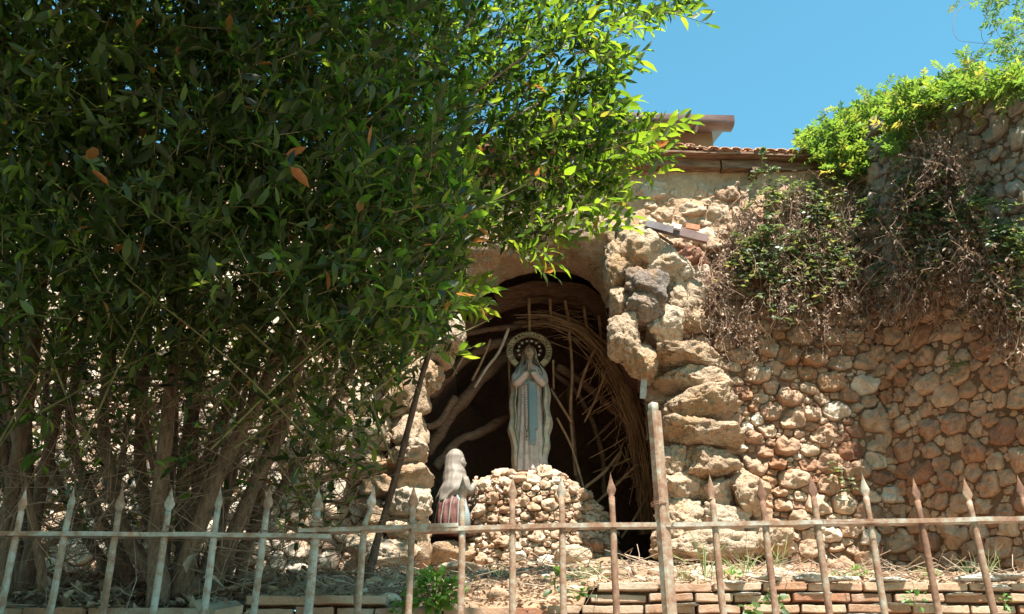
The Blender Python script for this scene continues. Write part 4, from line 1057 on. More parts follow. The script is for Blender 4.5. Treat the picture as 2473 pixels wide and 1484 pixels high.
# unseen crown over the fence, extended over the street and thickened to deepen shade
canopy = Leaves(); ctw = MB(); nn = 0
while nn < 12500:
    z = rnd.uniform(4.7, 8.6); y = rnd.uniform(-5.0, 5.4); x = rnd.uniform(-6.0, -.62 + .22 * (z - 2.2) + min(0, (y - .5) * .12) - .42 * max(0, y - 2.3))
    if z - CZ < .97 * y + .42: continue
    nn += 1; twig((x, y, z), rvec() + Vector((.3, -.3, .2)), .4, canopy, ctw, size=.145, nl=11)
LOWT = [(np.array([(0, 0, 0), (-.2, .45, .05), (.2, .45, .05), (0, 1, -.1)], dtype=np.float32), np.array([(0, 3, 1), (0, 2, 3)], dtype=np.int32))]
canopy.build('overhead_foliage', M['laurel'], trees['b'][0], LOWT, kind='stuff'); ctw.build('overhead_twigs', M['twig'], trees['b'][0], kind='stuff')
for (x0, y0, x1, y1, z1) in ((-1.0, 5.0, -1.6, -2.5, 6.4), (-1.6, 5.1, -3.5, -1.0, 6.6), (-.8, 4.9, -.4, 1.5, 6.2)):   # limbs that carry it
    V, F = tube(smooth_path([(x0, y0, 4.6), (x0 * .8 + x1 * .2, y0 - .35, 6.0), ((x0 + x1) / 2, 3.2, 6.2), (x1, y1, z1)], 6), [.045 - .0015 * k for k in range(19)], 8, rough=.2); obj('limb', V, F, M['bark'], trees['b'][0])
rs = thing('added_shade_tree', 'unseen leafy tree added behind the viewer to block sky light', 'tree', (-3.2, -5.0, 0)); lv2 = Leaves(); tw2 = MB()  # unseen foliage added behind the camera to darken the laurel crown
for q in range(3800):
    v = rvec() * (rnd.random() ** .4); twig((-3.4 + v.x * 4.2, -5.4 + v.y * 1.8, 4.4 + v.z * 3.6), rvec(), .4, lv2, tw2, size=.15, nl=10)
lv2.build('foliage', M['laurel'], rs, LOWT, kind='stuff'); tw2.build('twigs', M['twig'], rs, kind='stuff')
V, F = tube(smooth_path([(-3.2, -5.0, 0), (-3.3, -5.1, 1.8), (-3.1, -5.4, 4.5)], 6), [.19 - .008 * k for k in range(13)], 12, rough=.2); obj('trunk', V, F, M['bark'], rs)
# hand-set outer sprays on the right edge, leaf tones raised to paint in sunlight
for (px, py, dx, dy, L) in [(1560, 20, 1, .1, .40), (1480, 60, 1, -.1, .3), (1400, 130, 1, .05, .34), (1440, 150, 1, -.25, .28), (1380, 190, 1, .1, .3), (1400, 240, 1, -.2, .3), (1470, 360, 1, .32, .42), (1500, 330, 1, .15, .40), (1440, 400, 1, .1, .42), (1500, 385, 1, .05, .3),
                            (1370, 470, 1, -.1, .36), (1400, 500, 1, .2, .3), (1330, 540, 1, .15, .4), (1380, 545, 1, -.1, .3), (1240, 590, .8, -.5, .26), (1080, 690, 1, -.2, .24), (1090, 740, 1, -.1, .2), (1060, 720, .8, -.3, .2),
                            (1330, 440, 1, .25, .4), (1300, 330, 1, .3, .5), (1350, 280, 1, .2, .4), (1600, -10, 1, .1, .3), (1360, 90, 1, .3, .4), (1320, 590, 1, .1, .18)]:
    for rep in range(3):
        p = P(px + rnd.uniform(-15, 15), py + rnd.uniform(-15, 15), rnd.uniform(4.3, 4.9)); t, lv, tw = trees['c']
        twig(p, Vector((dx, rnd.uniform(-.2, .2), dy)) + rvec() * .18, L * rnd.uniform(.8, 1.05), lv, tw, size=.092, nl=12, rad=.003, tone=lambda: rnd.uniform(.55, .94))
# long green shoots and bare reddish twigs across the stems
for i in range(150):
    px = rnd.uniform(-60, 950); py = rnd.uniform(150, 1150); Y = rnd.uniform(4.0, 4.9); a = P(px, py, Y); k = which(px, py); t, lv, tw = trees[k]
    d = Vector((rnd.choice((-1, 1)) * rnd.uniform(.2, .9), rnd.uniform(-.4, .2), rnd.uniform(.4, 1))).normalized(); L = rnd.uniform(.5, 1.1)
    pts = smooth_path([a, a + d * L * .5 + Vector((0, 0, .03)), a + d * L + Vector((0, 0, -.02))], 4); V, F = tube(pts, [.006 - .0035 * j / 8 for j in range(len(pts))], 5, cap=False); tw.add(V, F, rnd.uniform(.6, 1))
    for j in range(3): twig(pts[rnd.randint(2, len(pts) - 1)], d + rvec() * .7, rnd.uniform(.12, .25), lv, tw, size=.07, nl=6)
for k, (t, lv, tw) in trees.items():
    tw.build('twigs', M['twig'], t, kind='stuff')
    lv.build('foliage', M['laurel'], t, TPL, singles={'a': 100, 'b': 300, 'c': 250}[k], kind='stuff')
bt = MB()
for i in range(1700):
    px = rnd.uniform(-60, 820); py = rnd.uniform(880, 1400); a = P(px, py, rnd.uniform(4.6, 6.6)); d = (Vector((rnd.gauss(0, .8), rnd.gauss(0, .3), rnd.gauss(.2, .7)))).normalized(); L = rnd.uniform(.15, .6)
    pts = [a, a + d * L * .5 + rvec() * .03, a + d * L]; V, F = tube(pts, rnd.uniform(.0012, .0034), 3, cap=False); bt.add(V, F, rnd.random())
bt.build('bare_twigs', M['drytwig'], trees['b'][0], kind='stuff')

# ------------------------------------------------------------ climbers on the right
def surf(px, py, off):
    a = P(px, py, WY); b = side_hit(px, py)
    p = b if px > 2160 and b.y < WY + .01 else a
    r = ray(px, py).normalized(); return p - r * off
WIS = [(1935, 362), (1965, 340), (2000, 318), (2060, 296), (2100, 276), (2150, 250), (2220, 232), (2300, 222), (2345, 205), (2380, 215), (2440, 205), (2500, 190), (2500, 225), (2400, 245), (2300, 245), (2240, 290), (2190, 330), (2160, 400), (2080, 440), (2010, 430), (1985, 380)]
BRM = [(1850, 470), (1960, 440), (2000, 390), (2060, 400), (2150, 380), (2210, 430), (2290, 410), (2330, 470), (2500, 500), (2500, 800), (2400, 740), (2330, 640), (2230, 680), (2100, 660), (2000, 720), (1900, 790), (1830, 720), (1720, 680), (1780, 600), (1760, 560), (1850, 540)]
DRYP_ = [(1770, 520), (1860, 470), (1960, 450), (2050, 470), (2200, 400), (2260, 330), (2310, 330), (2340, 430), (2420, 620), (2500, 720), (2500, 820), (2420, 840), (2340, 750), (2250, 670), (2190, 770), (2120, 740), (2000, 790), (1900, 770), (1830, 830), (1760, 800), (1640, 790), (1650, 745), (1720, 690)]
DRYP = DRYP_
wis = thing('wisteria', 'bright green wisteria with lilac blooms on top of the side wall', 'climber', surf(2200, 300, 0))
lv = Leaves(); tw = MB()
def pinnate(p, d, L, lv, tw, size=.045, tone=(.35, .9)):
    d = Vector(d).normalized(); x = d.cross(UPV + rvec() * .4).normalized(); up = x.cross(d); n = rnd.randint(4, 6); pts = [p + d * L * i / n - UPV * (.12 * L * (i / n) ** 2) for i in range(n + 1)]
    V, F = tube(pts, .0014, 3, cap=False); tw.add(V, F, .7); tn = rnd.uniform(*tone)
    for i in range(1, n + 1):
        for s in (-1, 1): lv.add(pts[i], d * .55 + x * s + rvec() * .15, up + rvec() * .25, size * rnd.uniform(.8, 1.15), min(1, tn + rnd.uniform(-.08, .08)))
    lv.add(pts[-1], d, up, size * 1.1, tn)
for px, py in sample(WIS, 1700, 0, 0, 0, 0):
    p = surf(px, py, rnd.uniform(-.15, .40)); pinnate(p, Vector((rnd.uniform(-.7, .3), rnd.uniform(-.6, .2), rnd.uniform(-.1, .9))) + rvec() * .4, rnd.uniform(.10, .2), lv, tw, size=.05, tone=(.35, .88) if rnd.random() > .07 else (.93, 1))
for (px, py, x2, y2) in [(2020, 360, 1985, 262), (2060, 330, 2025, 270), (2200, 240, 2235, 185), (2290, 230, 2275, 165), (2330, 220, 2350, 150), (2150, 250, 2140, 205), (1990, 370, 1950, 330), (2100, 260, 2090, 225), (2340, 200, 2330, 140)]:
    a = surf(px, py, .2); b = surf(x2, y2, .22); V, F = tube(smooth_path([a, a.lerp(b, .5) + Vector((.01, 0, .01)), b], 4), .003, 4); tw.add(V, F, .4)
    for i in range(7): pinnate(a.lerp(b, .3 + .1 * i), (b - a).normalized() * .6 + rvec(), .10, lv, tw, .04, (.5, .95))
tw.build('stems', M['twig'], wis, kind='stuff'); lv.build('foliage', M['ivy'], wis, TPL, singles=120, kind='stuff')
for (px, py) in [(2236, 222), (2427, 178), (2385, 192), (2040, 300)]:
    h = MB(); c = surf(px, py, .42)
    for i in range(60):
        q = c + Vector((rnd.gauss(0, .014), rnd.gauss(0, .014), rnd.gauss(0, .022))); V, F = leaf_tpl(.8, .2, .2); dv = rvec(); x, y = frame(dv)
        h.add([q + (x * float(v[0]) + dv * float(v[1]) + y * float(v[2])) * .016 for v in V], [tuple(int(i_) for i_ in f) for f in F], rnd.random())
    h.build('flower_cluster', M['flower'], wis)
# overhanging wisteria in the top right corner
wo_ = thing('wisteria', 'darker wisteria hanging into the top right corner with looping tendrils', 'climber', P(2460, 120, 6.4))
lv = Leaves(); tw = MB()
COR = [(2375, -80), (2560, -80), (2560, 230), (2480, 215), (2445, 150), (2405, 95), (2430, 60), (2385, 20)]
for px, py in sample(COR, 210, 0, 0, 0, 0): pinnate(P(px, py, rnd.uniform(6.1, 6.6)), Vector((-.5, 0, -.4)) + rvec() * .6, rnd.uniform(.10, .2), lv, tw, .045, (.1, .8))
for q in [[(2385, -10), (2320, 20), (2302, 60), (2312, 95), (2350, 103), (2408, 108)], [(2400, -10), (2380, 40), (2370, 80), (2378, 103), (2400, 110)], [(2430, 20), (2395, 85), (2350, 140), (2320, 190)], [(2473, 140), (2440, 120), (2415, 90), (2400, 60)]]:
    V, F = tube(smooth_path([P(x, y, 6.4) for x, y in q], 8), .0022, 4); tw.add(V, F, .2)
for i in range(8): pinnate(P(2345 + rnd.uniform(-10, 25), 140 + rnd.uniform(-8, 25), 6.4), rvec() + Vector((.3, 0, .3)), .11, lv, tw, .038, (.0, .4))
for q in ((2318, -5), (2375, 12), (2395, 30), (2300, 10)): pinnate(P(*q, 6.4), Vector((-.3, 0, -.6)) + rvec() * .4, .08, lv, tw, .035, (.5, .9))
tw.build('stems', M['drytwig'], wo_, kind='stuff'); lv.build('foliage', M['ivy'], wo_, TPL, singles=80, kind='stuff')
# bramble
br = thing('bramble', 'green bramble tangle spilling over the wall right of the grotto', 'climber', surf(2000, 600, .1))
lv = Leaves(); tw = MB()
def brleaf(p, lv, size, tn):
    d = (Vector((rnd.uniform(-.8, .8), -.6, rnd.uniform(-.7, .5)))).normalized(); x, y = frame(d); up = (Vector((0, -.6, .8)) + rvec() * .5)
    for a in (-1.1, 0, 1.1):
        q = d * math.cos(a) + x * math.sin(a); lv.add(p, q, up, size, min(1, max(0, tn + rnd.uniform(-.1, .1))))
def dens_b(px, py): return max(.03, min(1, .42 + 1.9 * mn.noise(Vector((px * .009, py * .009, 4))) + 1.7 * mn.noise(Vector((px * .028, py * .028, 7)))))
for px, py in sample(BRM, 3900, 0, 0, 0, 0, dens_b): brleaf(surf(px, py, rnd.uniform(.06, .44)), lv, rnd.uniform(.024, .046), rnd.gauss(.55, .25) if rnd.random() > .03 else 1)
for px, py in sample([(1800, 585), (1960, 560), (1950, 640), (1830, 650)], 160, 0, 0, 0, 0): brleaf(surf(px, py, rnd.uniform(.15, .3)), lv, .04, .85)
for px, py in sample([(2300, 780), (2500, 800), (2500, 560), (2420, 520), (2380, 620)], 260, 0, 0, 0, 0): brleaf(surf(px, py, rnd.uniform(.05, .3)), lv, .04, rnd.uniform(.1, .6))
for cx, cy in ((2010, 1130), (2020, 1160), (2055, 1170), (2300, 870), (2320, 890), (2330, 870)):
    for i in range(7): brleaf(surf(cx + rnd.gauss(0, 12), cy + rnd.gauss(0, 10), rnd.uniform(.08, .15)), lv, .032, .75)
for i in range(75):                                        # long arching canes with leaves, ragged outline
    px = rnd.uniform(1820, 2420); py = rnd.uniform(430, 700); a = surf(px, py, rnd.uniform(.1, .3)); dx, dy = rnd.uniform(-130, 60), rnd.uniform(-90, 110)
    b = surf(px + dx, py + dy, rnd.uniform(.15, .5)); q = smooth_path([a, a.lerp(b, .5) + Vector((0, -.06, .10)), b], 6); V, F = tube(q, .0024, 4, cap=False); tw.add(V, F, rnd.random()); tn = rnd.gauss(.6, .2)
    for p in q[2:]:
        for rep in range(2): brleaf(p + rvec() * .02, lv, rnd.uniform(.025, .045), tn)
for i in range(70):
    px = rnd.uniform(1850, 2460); py = rnd.uniform(440, 640); a = surf(px, py, .15); b = surf(px + rnd.uniform(-150, 60), py + rnd.uniform(-30, 160), rnd.uniform(.1, .3)); V, F = tube(smooth_path([a, a.lerp(b, .5) + Vector((0, -.1, .06)), b], 4), rnd.uniform(.0018, .0035), 4, cap=False); tw.add(V, F, rnd.random())
tw.build('stems', M['drytwig'], br, kind='stuff'); lv.build('foliage', M['bramble'], br, RND, singles=120, kind='stuff')
# dead vine curtain
dv = thing('dry_vine', 'curtain of dead brown vine stems and curled leaves hanging on the wall', 'climber', surf(2000, 750, .1))
lv = Leaves(); tw = MB()
for px, py in sample(DRYP, 3500, 0, 0, 0, 0, lambda x, y: .06 + .94 * max(0, min(1, .42 + 2.8 * mn.noise(Vector((x * .016, y * .007, 9))))) * (1 if y < 740 else .6)):
    a = surf(px, py, rnd.uniform(.02, .42)); L = rnd.uniform(.08, .34); pts = [a]; d = Vector((rnd.gauss(0, .45), rnd.gauss(0, .25), -1 if rnd.random() < .75 else .6)).normalized()
    for j in range(4): d = (d + rvec() * .35).normalized(); pts.append(pts[-1] + d * L / 4)
    V, F = tube(pts, rnd.uniform(.001, .0024), 3, cap=False); tw.add(V, F, rnd.random())
    for j in range(rnd.randint(4, 11)):
        q = pts[rnd.randint(0, 4)] + rvec() * .012; lv.add(q, Vector((rnd.gauss(0, .6), rnd.gauss(0, .6), -.8)), rvec(), rnd.uniform(.015, .042), rnd.random())
for i in range(90):
    px = rnd.uniform(1690, 2440); py = rnd.uniform(560, 760); q = [surf(px + rnd.uniform(-25, 25), py + j * rnd.uniform(25, 50), rnd.uniform(.05, .25)) for j in range(4)]; V, F = tube(smooth_path(q, 4), rnd.uniform(.0025, .005), 4, cap=False); tw.add(V, F, rnd.uniform(.5, 1))
tw.build('dead_stems', M['drytwig'], dv, kind='stuff'); lv.build('dead_leaves', M['dryleaf'], dv, DRY, kind='stuff')

# ------------------------------------------------------------ brick terrace wall
BY = 4.45
tb = thing('brick_wall', 'low wall of thin worn red bricks along the edge of the bed', 'wall', (0, BY, 2.0))
def brick_row(pyt, pyb, ranges):
    for (x0, x1) in ranges:
        x = x0
        while x < x1:
            Lp = rnd.uniform(90, 165); a = P(x, pyt, BY); b = P(min(x + Lp, x1 + 30), pyt, BY); c = P(x, pyb, BY)
            wdt = b.x - a.x - .012; hgt = a.z - c.z
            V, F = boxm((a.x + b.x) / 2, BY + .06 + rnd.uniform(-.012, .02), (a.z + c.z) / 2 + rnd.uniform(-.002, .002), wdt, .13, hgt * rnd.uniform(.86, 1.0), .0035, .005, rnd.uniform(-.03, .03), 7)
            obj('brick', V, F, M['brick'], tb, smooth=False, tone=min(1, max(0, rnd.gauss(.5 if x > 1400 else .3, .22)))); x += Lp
brick_row(1407, 1427, [(1440, 2520)])
brick_row(1434, 1454, [(1425, 2520)])
brick_row(1438, 1462, [(590, 905)])
brick_row(1461, 1482, [(1300, 2520)]); brick_row(1468, 1490, [(-60, 460), (590, 1300)])
brick_row(1489, 1509, [(1300, 2520)]); brick_row(1496, 1517, [(-60, 1300)]); brick_row(1516, 1536, [(-60, 2520)])
V, F = sheet(-7, 5.2, 1.85, 2.46, .04, lambda u, v, h: (u, BY + .05 - h, v), lambda u, v: .012 * fbm((u * 8, v * 8, 2), 4), lambda u, v: v < (2.42 if u > .32 else 2.31))
obj('mortar_bed', V, F, M['mortar'], tb, tone=.2)
V, F = sheet(-7, 5.2, 4.48, 4.75, .04, lambda u, v, h: (u, v, h), lambda u, v: (2.405 if u > .32 else 2.30) + .02 * fbm((u * 6, v * 6, 2), 4)); obj('mortar_top', V, F, M['soil'], tb, tone=.3)
for (x, y, wx, hy) in [(1860, 1391, 42, 7), (1965, 1390, 60, 9), (2025, 1393, 40, 7), (2160, 1396, 60, 6), (2370, 1390, 70, 9), (2440, 1388, 50, 8), (2410, 1414, 45, 8), (1980, 1430, 60, 4), (2200, 1457, 120, 4), (1800, 1430, 50, 4), (2090, 1484, 60, 5), (2330, 1431, 50, 4), (1650, 1457, 60, 4), (1770, 1404, 40, 7)]:
    c = P(x, y, BY - .02); s = mpp(BY, y); V, F = boulder((c.x, c.y + .04, c.z - .004), wx * s * .85, .055, hy * s * 1.0, .6, 4, x, 2.2); obj('mortar_lump', V, F, M['whitemortar'], tb, tone=rnd.random())
t_ = thing('stone_slab', 'broken flat clay slab lying by the laurel foot, left of the loose bricks', 'slab', P(530, 1475, 4.38))
pts = [P(x, y, Yy) for x, y, Yy in ((472, 1450, 4.5), (520, 1474, 4.3), (588, 1462, 4.4), (560, 1444, 4.75), (500, 1442, 4.75))]
V = pts + [p - Vector((0, 0, .035)) for p in pts]; F = [(0, 1, 2, 3, 4), (9, 8, 7, 6, 5)] + [(i, i + 5, (i + 1) % 5 + 5, (i + 1) % 5) for i in range(5)]
obj('slab', V, F, M['brick'], t_, tone=.7, smooth=False)

# ------------------------------------------------------------ litter, grass, small plants
lv = Leaves()
for i in range(11000):
    x = rnd.uniform(-3.6, 3.6); y = rnd.uniform(4.5, 7.4) if rnd.random() < .8 else rnd.uniform(4.5, 4.9)
    if x > .2 and rnd.random() < .55: continue
    lv.add((x, y, gz(x, y) + rnd.uniform(.0, .03)), (rnd.gauss(0, 1), rnd.gauss(0, 1), rnd.gauss(0, .25)), Vector((0, 0, 1)) + rvec() * .5, (rnd.uniform(.03, .08) if x < -1.1 else rnd.uniform(.012, .04)), rnd.random())
lv.build('leaf_litter', M['dryleaf'], None, DRY, kind='stuff', label='brown dead leaves strewn over the bed behind the fence', cat='leaf litter')
tw = MB()
for i in range(1100):
    x = rnd.uniform(-3, 3.4); y = rnd.uniform(4.45, 7.2); a = Vector((x, y, gz(x, y) + rnd.uniform(.005, .05))); d = Vector((rnd.gauss(0, 1), rnd.gauss(0, .7), rnd.gauss(.05, .25))).normalized(); L = rnd.uniform(.06, .28)
    V, F = tube([a, a + d * L * .5 + rvec() * .015, a + d * L], rnd.uniform(.0012, .0035), 3, cap=False); tw.add(V, F, rnd.random())
tw.build('straw', M['palestick'], kind='stuff', label='dry straw and twigs scattered over the soil', cat='straw')
gv = MB()
for i in range(900):
    x = rnd.uniform(-1.2, 3.2); y = rnd.uniform(4.6, 7.6); s = rnd.uniform(.008, .03) * (1.6 if rnd.random() < .08 else 1); Vs, F = IC[2]; sd_ = rnd.random() * 50
    gv.add([Vector((x, y, gz(x, y))) + Vector((v.x * s * 1.3, v.y * s, v.z * s * .8)) * (1 + .35 * mn.noise(v * 1.5 + Vector((sd_, 0, 0)))) for v in Vs], F, rnd.uniform(.4, 1))
gv.build('rubble', M['stone'], kind='stuff', label='small broken stones lying on the soil in front of the grotto', cat='rubble')
for (px, py, Y, hx, hy, lab) in [(1110, 1372, 7.0, 60, 12, 'flat pale stone on the soil left of the mound'), (1190, 1385, 6.4, 46, 10, 'flat tan stone in front of the mound, left of the fallen stick'), (1380, 1345, 7.4, 48, 26, 'round tan stone against the lower right of the mound'), (1330, 1378, 6.6, 40, 10, 'low stone behind the middle fence bars')]:
    c = P(px, py, Y); s = mpp(Y, py); V, F = boulder(c, hx * s, hx * s * .7, hy * s, .8, 4, px, 1); obj('stone', V, F, M['tufa'], tone=.8, label=lab, cat='stone')
pts = smooth_path([P(1175, 1402, 5.6), P(1220, 1395, 5.7), P(1300, 1378, 5.9)], 5); V, F = tube(pts, .012, 8, rough=.2); obj('fallen_stick', V, F, M['palestick'], label='pale broken stick lying in front of the mound', cat='stick')
V, F = tube([P(1520, 1355, 5.9), P(1534, 1392, 5.85)], .010, 8, rough=.2); obj('stake', V, F, M['board'], label='short reddish stake in the soil left of the fence post', cat='stake')
def tuft(px, py, Y, n, h, lab, lean=0):
    c = P(px, py, Y); lv = Leaves()
    for i in range(n): lv.add(c + Vector((rnd.gauss(0, .02), rnd.gauss(0, .02), -.01)), Vector((rnd.gauss(lean, .45), rnd.gauss(-.1, .3), 1)), Vector((rnd.gauss(0, .3), -1, .5)), h * rnd.uniform(.5, 1.1), rnd.random())
    lv.build('grass_tuft', M['grass'], None, GR, label=lab, cat='grass', group='grass tufts along the brick wall')
for a in [(1415, 1398, 4.9, 16, .11, 'grass tuft between the two bars left of the fence post'), (1460, 1400, 4.9, 12, .13, 'thin grass tuft just left of the last bar before the post'), (1800, 1385, 5.0, 22, .16, 'largest bright grass tuft, below the rocks right of the post'),
          (1735, 1395, 5.0, 10, .10, 'small grass tuft behind the first bar right of the post'), (1700, 1400, 4.6, 6, .27, 'tall thin grass blades rising past the rail right of the post'), (1870, 1370, 5.2, 10, .18, 'arching grass blades between second and third bars right of the post'),
          (2350, 1392, 4.7, 12, .11, 'grass tuft near the right end, left of the sixth bar'), (2390, 1390, 4.7, 10, .14, 'grass tuft near the right end, leaning right behind the sixth bar'), (1200, 1390, 5.0, 8, .09, 'small grass tuft behind the pale stick'), (1655, 1404, 4.7, 14, .10, 'dry grass tuft at the foot of the post'), (2085, 1390, 4.8, 14, .07, 'low weedy tuft in the middle of the right panel')]: tuft(*a)
def plant(px, py, Y, n, rx, rz, size, lab, name='leafy_plant', mt='plant', tpls=RND, singles=120, tone=(0, 1)):
    c = P(px, py, Y); t = thing(name, lab, 'plant', c - Vector((0, 0, rz))); lv = Leaves(); tw = MB()
    for i in range(n):
        v = rvec(); q = c + Vector((v.x * rx, v.y * rx * .5, v.z * rz)) * (rnd.random() ** .4); lv.add(q, Vector((v.x, -.4 + v.y * .5, v.z * .5)) + rvec() * .4, Vector((0, -.7, .8)) + rvec() * .4, size * rnd.uniform(.6, 1.2), rnd.uniform(*tone))
        if i % 8 == 0: V, F = tube([c - Vector((0, 0, rz)), c.lerp(q, .5), q], .002, 4, cap=False); tw.add(V, F, .8)
    tw.build('stems', M['twig'], t, kind='stuff'); lv.build('foliage', M[mt], t, tpls, singles=singles, kind='stuff')
plant(1050, 1425, 4.36, 330, .125, .085, .034, 'bushy bright green plant at the foot of the grotto, growing over the bricks')
plant(975, 1468, 4.36, 50, .05, .03, .026, 'small green seedling left of the bushy plant on the bricks', singles=40)
plant(1340, 1400, 4.4, 14, .03, .05, .05, 'dark ivy sprig in the gap left of the right brick run', 'ivy_sprig', 'ivy', RND, 14, (0, .3))
plant(1395, 1430, 4.38, 18, .05, .04, .035, 'trailing ivy sprig on the end of the right brick run', 'ivy_sprig', 'ivy', RND, 18, (0, .4))
plant(1820, 1468, 4.34, 8, .04, .025, .06, 'large-leaved ivy sprig low on the bricks behind the second right bar', 'ivy_sprig', 'ivy', RND, 8, (.3, .6))
plant(1870, 1455, 4.34, 12, .03, .05, .045, 'ivy sprig hanging down beside the second bar right of the post', 'ivy_sprig', 'ivy', RND, 12, (.1, .6))
plant(2060, 1385, 5.0, 40, .10, .03, .025, 'low green weed with small leaves on top of the right brick run', 'weed', 'plant', RND, 30)
plant(2240, 1385, 5.0, 30, .06, .03, .022, 'yellow-green weed behind the fifth bar right of the post', 'weed', 'plant', RND, 20, (.6, 1))
plant(1760, 1388, 4.9, 30, .05, .03, .028, 'yellow-green weed behind the first bar right of the post', 'weed', 'plant', RND, 20, (.6, 1))
plant(2420, 1452, 4.34, 14, .04, .04, .026, 'small green weed growing from the bricks at far right', 'weed', 'plant', RND, 14, (.4, 1))
plant(2210, 1445, 4.34, 16, .05, .04, .026, 'small green creeper on the bricks behind the fifth right bar', 'weed', 'plant', RND, 14, (.2, .8))
for (px, py, Y, lab) in [(1448, 1392, 4.9, 'curled tan dead leaf beside the last bar before the post'), (480, 1405, 4.6, 'orange dead leaf at the foot of the laurel'), (450, 1385, 4.6, 'upright brown dead leaf against the laurel foot')]:
    lv = Leaves(); lv.add(P(px, py, Y), Vector((1, -.2, .15)) if py != 1385 else Vector((.2, 0, 1)), Vector((0, -.7, 1)), .11, .75); lv.build('dead_leaf', M['dryleaf'], None, [DRY[0]], label=lab, cat='leaf')

# ------------------------------------------------------------ iron fence
FY = 2.8
fn = thing('iron_fence', 'rusty iron fence with spear-topped bars and a tall square post', 'fence', (0, FY, 1.94))
def spear(tip, axis, hw, hgt, parent, tone, tw_=0.0):
    prof = [(0, .0008), (.16, .12), (.45, .55), (.66, .95), (.74, 1.0), (.84, .82), (.93, .52), (1, .42)]; V = []; F = []; n = 8
    x = Vector((math.cos(tw_), math.sin(tw_), 0)); y = Vector((-math.sin(tw_), math.cos(tw_), 0))
    for f, r in prof:
        c = tip - axis * (hgt * f); rx = hw * r; ry = max(hw * .34 * r, .0075 * (f > .9)) if r > .01 else .0008
        if f > .95: rx = ry = .0085
        for k in range(n):
            a = 2 * math.pi * k / n; V.append(c + x * (math.cos(a) * rx) + y * (math.sin(a) * ry))
    V = [v + mn.noise_vector(v * 60) * .0012 for v in V]
    for i in range(len(prof) - 1):
        for k in range(n): a = i * n + k; b = i * n + (k + 1) % n; F.append((a, b, b + n, a + n))
    F.append(tuple(range(n))); F.append(tuple((len(prof) - 1) * n + k for k in range(n))[::-1]); obj('spear_tip', V, F, M['iron'], parent, tone=tone)
BARS = [(64, 1173, 0, 1484, .35), (180, 1172, 120, 1484, .35), (297, 1173, 247, 1484, .6), (416, 1172, 370, 1484, .25), (534, 1171, 492, 1484, .25), (653, 1170, 612, 1484, .3), (771, 1175, 744, 1484, .25), (906, 1168, 863, 1484, .45), (1000, 1165, 987, 1484, .5),
        (1118, 1145, 1113, 1484, .5), (1238, 1147, 1238, 1484, .55), (1355, 1143, 1361, 1484, .5), (1474, 1139, 1490, 1484, .75), (1713, 1143, 1747, 1484, .6), (1834, 1150, 1875, 1484, .75), (1956, 1140, 2004, 1484, .7), (2081, 1140, 2137, 1484, .5), (2204, 1148, 2267, 1484, .75), (2326, 1149, 2402, 1484, .7), (2455, 1143, 2540, 1484, .9), (-52, 1173, -128, 1484, .3)]
for j, (tx, ty, bx, by, tn) in enumerate(BARS):
    tp = P(tx, ty, FY); bt_ = P(bx, by, FY); ax = (tp - bt_).normalized(); bot = bt_ - ax * ((bt_.z - 1.93) / ax.z)
    hgt = .078; a = tp - ax * (hgt * .97); mid = a.lerp(bot, .35)
    if j == 7: mid2 = P(878, 1288, FY); ptsb = [bot, bt_, mid2, P(882, 1265, FY), a]
    else: ptsb = [bot, bot.lerp(a, .25), bot.lerp(a, .5), bot.lerp(a, .75), a]
    r = .0125 if j == 6 else .0098
    pb = [];
    for q0, q1 in zip(ptsb[:-1], ptsb[1:]): pb += [q0.lerp(q1, k / 4) for k in range(4)]
    pb.append(ptsb[-1]); pb = [q + Vector((mn.noise(q * 5) * .002, mn.noise(q * 5 + Vector((7, 0, 0))) * .002, 0)) for q in pb]
    V, F = tube(pb, [r * (1 if q.z < 2.27 else .88) for q in pb], 10, rough=.12, seed=j); bar = obj('bar', V, F, M['iron'], fn, tone=tn * .8)
    dd = (tp - a).normalized(); spear(tp, dd if j != 7 else (P(906, 1168, FY) - P(893, 1235, FY)).normalized(), .0145 if j != 6 else .0165, hgt, bar, tn, rnd.uniform(-.5, .5))
    if j == 6:
        for z_, r_ in ((1232, .014), (1262, .018), (1270, .021)):
            c = P(764, z_, FY); Vs, F = IC[2]; obj('collar', [c + Vector((v.x * r_, v.y * r_, v.z * .007)) for v in Vs], F, M['iron'], bar, tone=.3)
def rail(pts, th, tn, w_=.030):
    A = smooth_path([P(x, y, FY - .0) for x, y in pts], 8); V = []; F = []
    for p in A:
        for (a, b) in ((-.5, -1), (.5, -1), (.5, 1), (-.5, 1)):
            q = p + Vector((0, a * w_, b * th / 2)); V.append(q + mn.noise_vector(q * 11) * .0018)
    for i in range(len(A) - 1):
        for k in range(4): a = i * 4 + k; b = i * 4 + (k + 1) % 4; F.append((a, b, b + 4, a + 4))
    F.append((3, 2, 1, 0)); F.append(tuple((len(A) - 1) * 4 + k for k in range(4))); obj('rail', V, F, M['iron'], fn, tone=tn, smooth=False)
rail([(-200, 1291), (200, 1292), (500, 1294), (800, 1298)], .0125, .2)
rail([(722, 1285), (900, 1279), (1108, 1271)], .0115, .25, .034)
rail([(994, 1284), (1240, 1275), (1400, 1272), (1584, 1270)], .0125, .3, .031)
rail([(1606, 1271), (1900, 1266), (2200, 1261), (2700, 1250)], .0125, .35, .034)
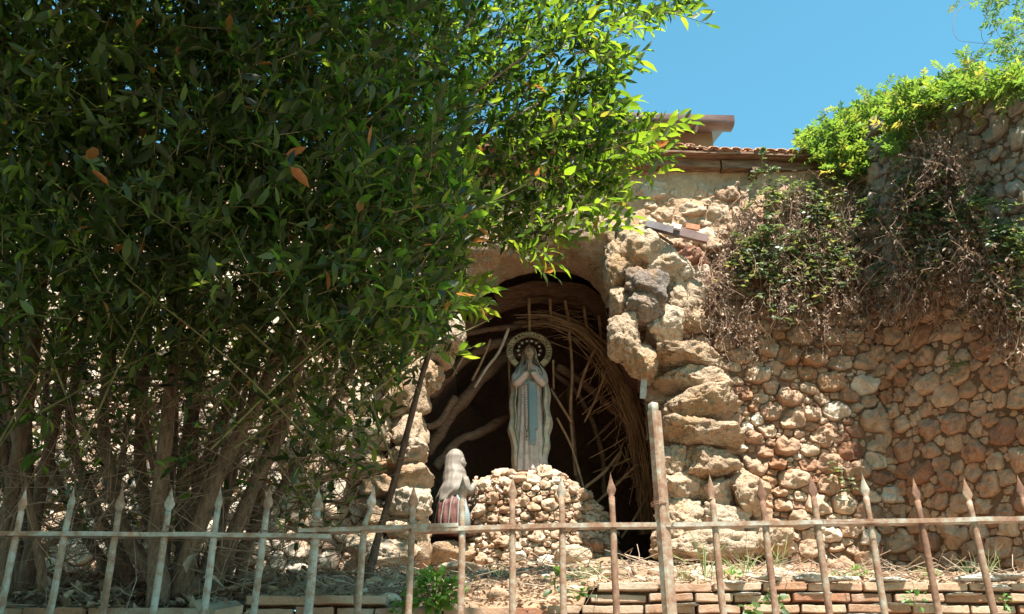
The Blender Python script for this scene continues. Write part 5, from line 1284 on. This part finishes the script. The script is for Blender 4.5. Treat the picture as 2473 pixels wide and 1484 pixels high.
# square post
pt_, pb_ = P(1580, 995, FY), P(1618, 1484, FY); ax = (pt_ - pb_).normalized(); bot = pb_ - ax * ((pb_.z - 1.93) / ax.z); V = []; F = []
npt = 16
for i in range(npt + 1):
    p = bot.lerp(pt_, i / npt); hw = .0165
    for (a, b) in ((-.7, -1), (.7, -1), (1, -.7), (1, .7), (.7, 1), (-.7, 1), (-1, .7), (-1, -.7)):
        q = p + Vector((math.cos(.5) * a * hw - math.sin(.5) * b * hw, math.sin(.5) * a * hw + math.cos(.5) * b * hw, 0)); V.append(q + mn.noise_vector(q * 9) * .0012)
for i in range(npt):
    for k in range(8): a = i * 8 + k; b = i * 8 + (k + 1) % 8; F.append((a, b, b + 8, a + 8))
F.append(tuple(range(8))[::-1]); F.append(tuple(npt * 8 + k for k in range(8))); post = obj('post', V, F, M['iron'], fn, tone=.42, smooth=False)
V, F = boxm(pt_.x - .002, FY, pt_.z + .012, .024, .026, .030, .003, .001, .4, 2); obj('post_cap', V, F, M['iron'], post, tone=.1)
def wire(px, py, n, rpx, tail):
    c = P(px, py, FY); s = mpp(FY, py); pts = []
    for k in range(n * 8): a = k * math.pi / 4; pts.append(c + Vector((math.cos(a) * rpx * s, math.sin(a) * rpx * s, .0025 * k / 8 + .002 * math.sin(k))))
    for (x, y) in tail: pts.append(P(x, y, FY - .03))
    V, F = tube(pts, .0012, 4); obj('wire', V, F, M['wire'], fn)
wire(1592, 1222, 3, 20, [(1620, 1218), (1640, 1226), (1625, 1245), (1638, 1250)]); wire(1238, 1272, 3, 10, [(1250, 1268), (1262, 1276)]); wire(408, 1278, 4, 9, [(420, 1282)]); wire(1968, 1262, 3, 10, [(2000, 1258), (2120, 1262), (2150, 1258)]); wire(637, 1288, 3, 9, [(628, 1290)])
V, F = tube([P(300, 1484, FY + .02), P(330, 1400, 3.1), P(322, 1270, 3.3)], .0016, 4); obj('dry_stalk', V, F, M['drytwig'], label='long dry stalk leaning behind the left fence bars', cat='stalk')
print('objects', len(bpy.data.objects), 'tris', sum(sum(len(p.vertices) - 2 for p in m_.polygons) * 1 for m_ in bpy.data.meshes if m_.users) if False else '')
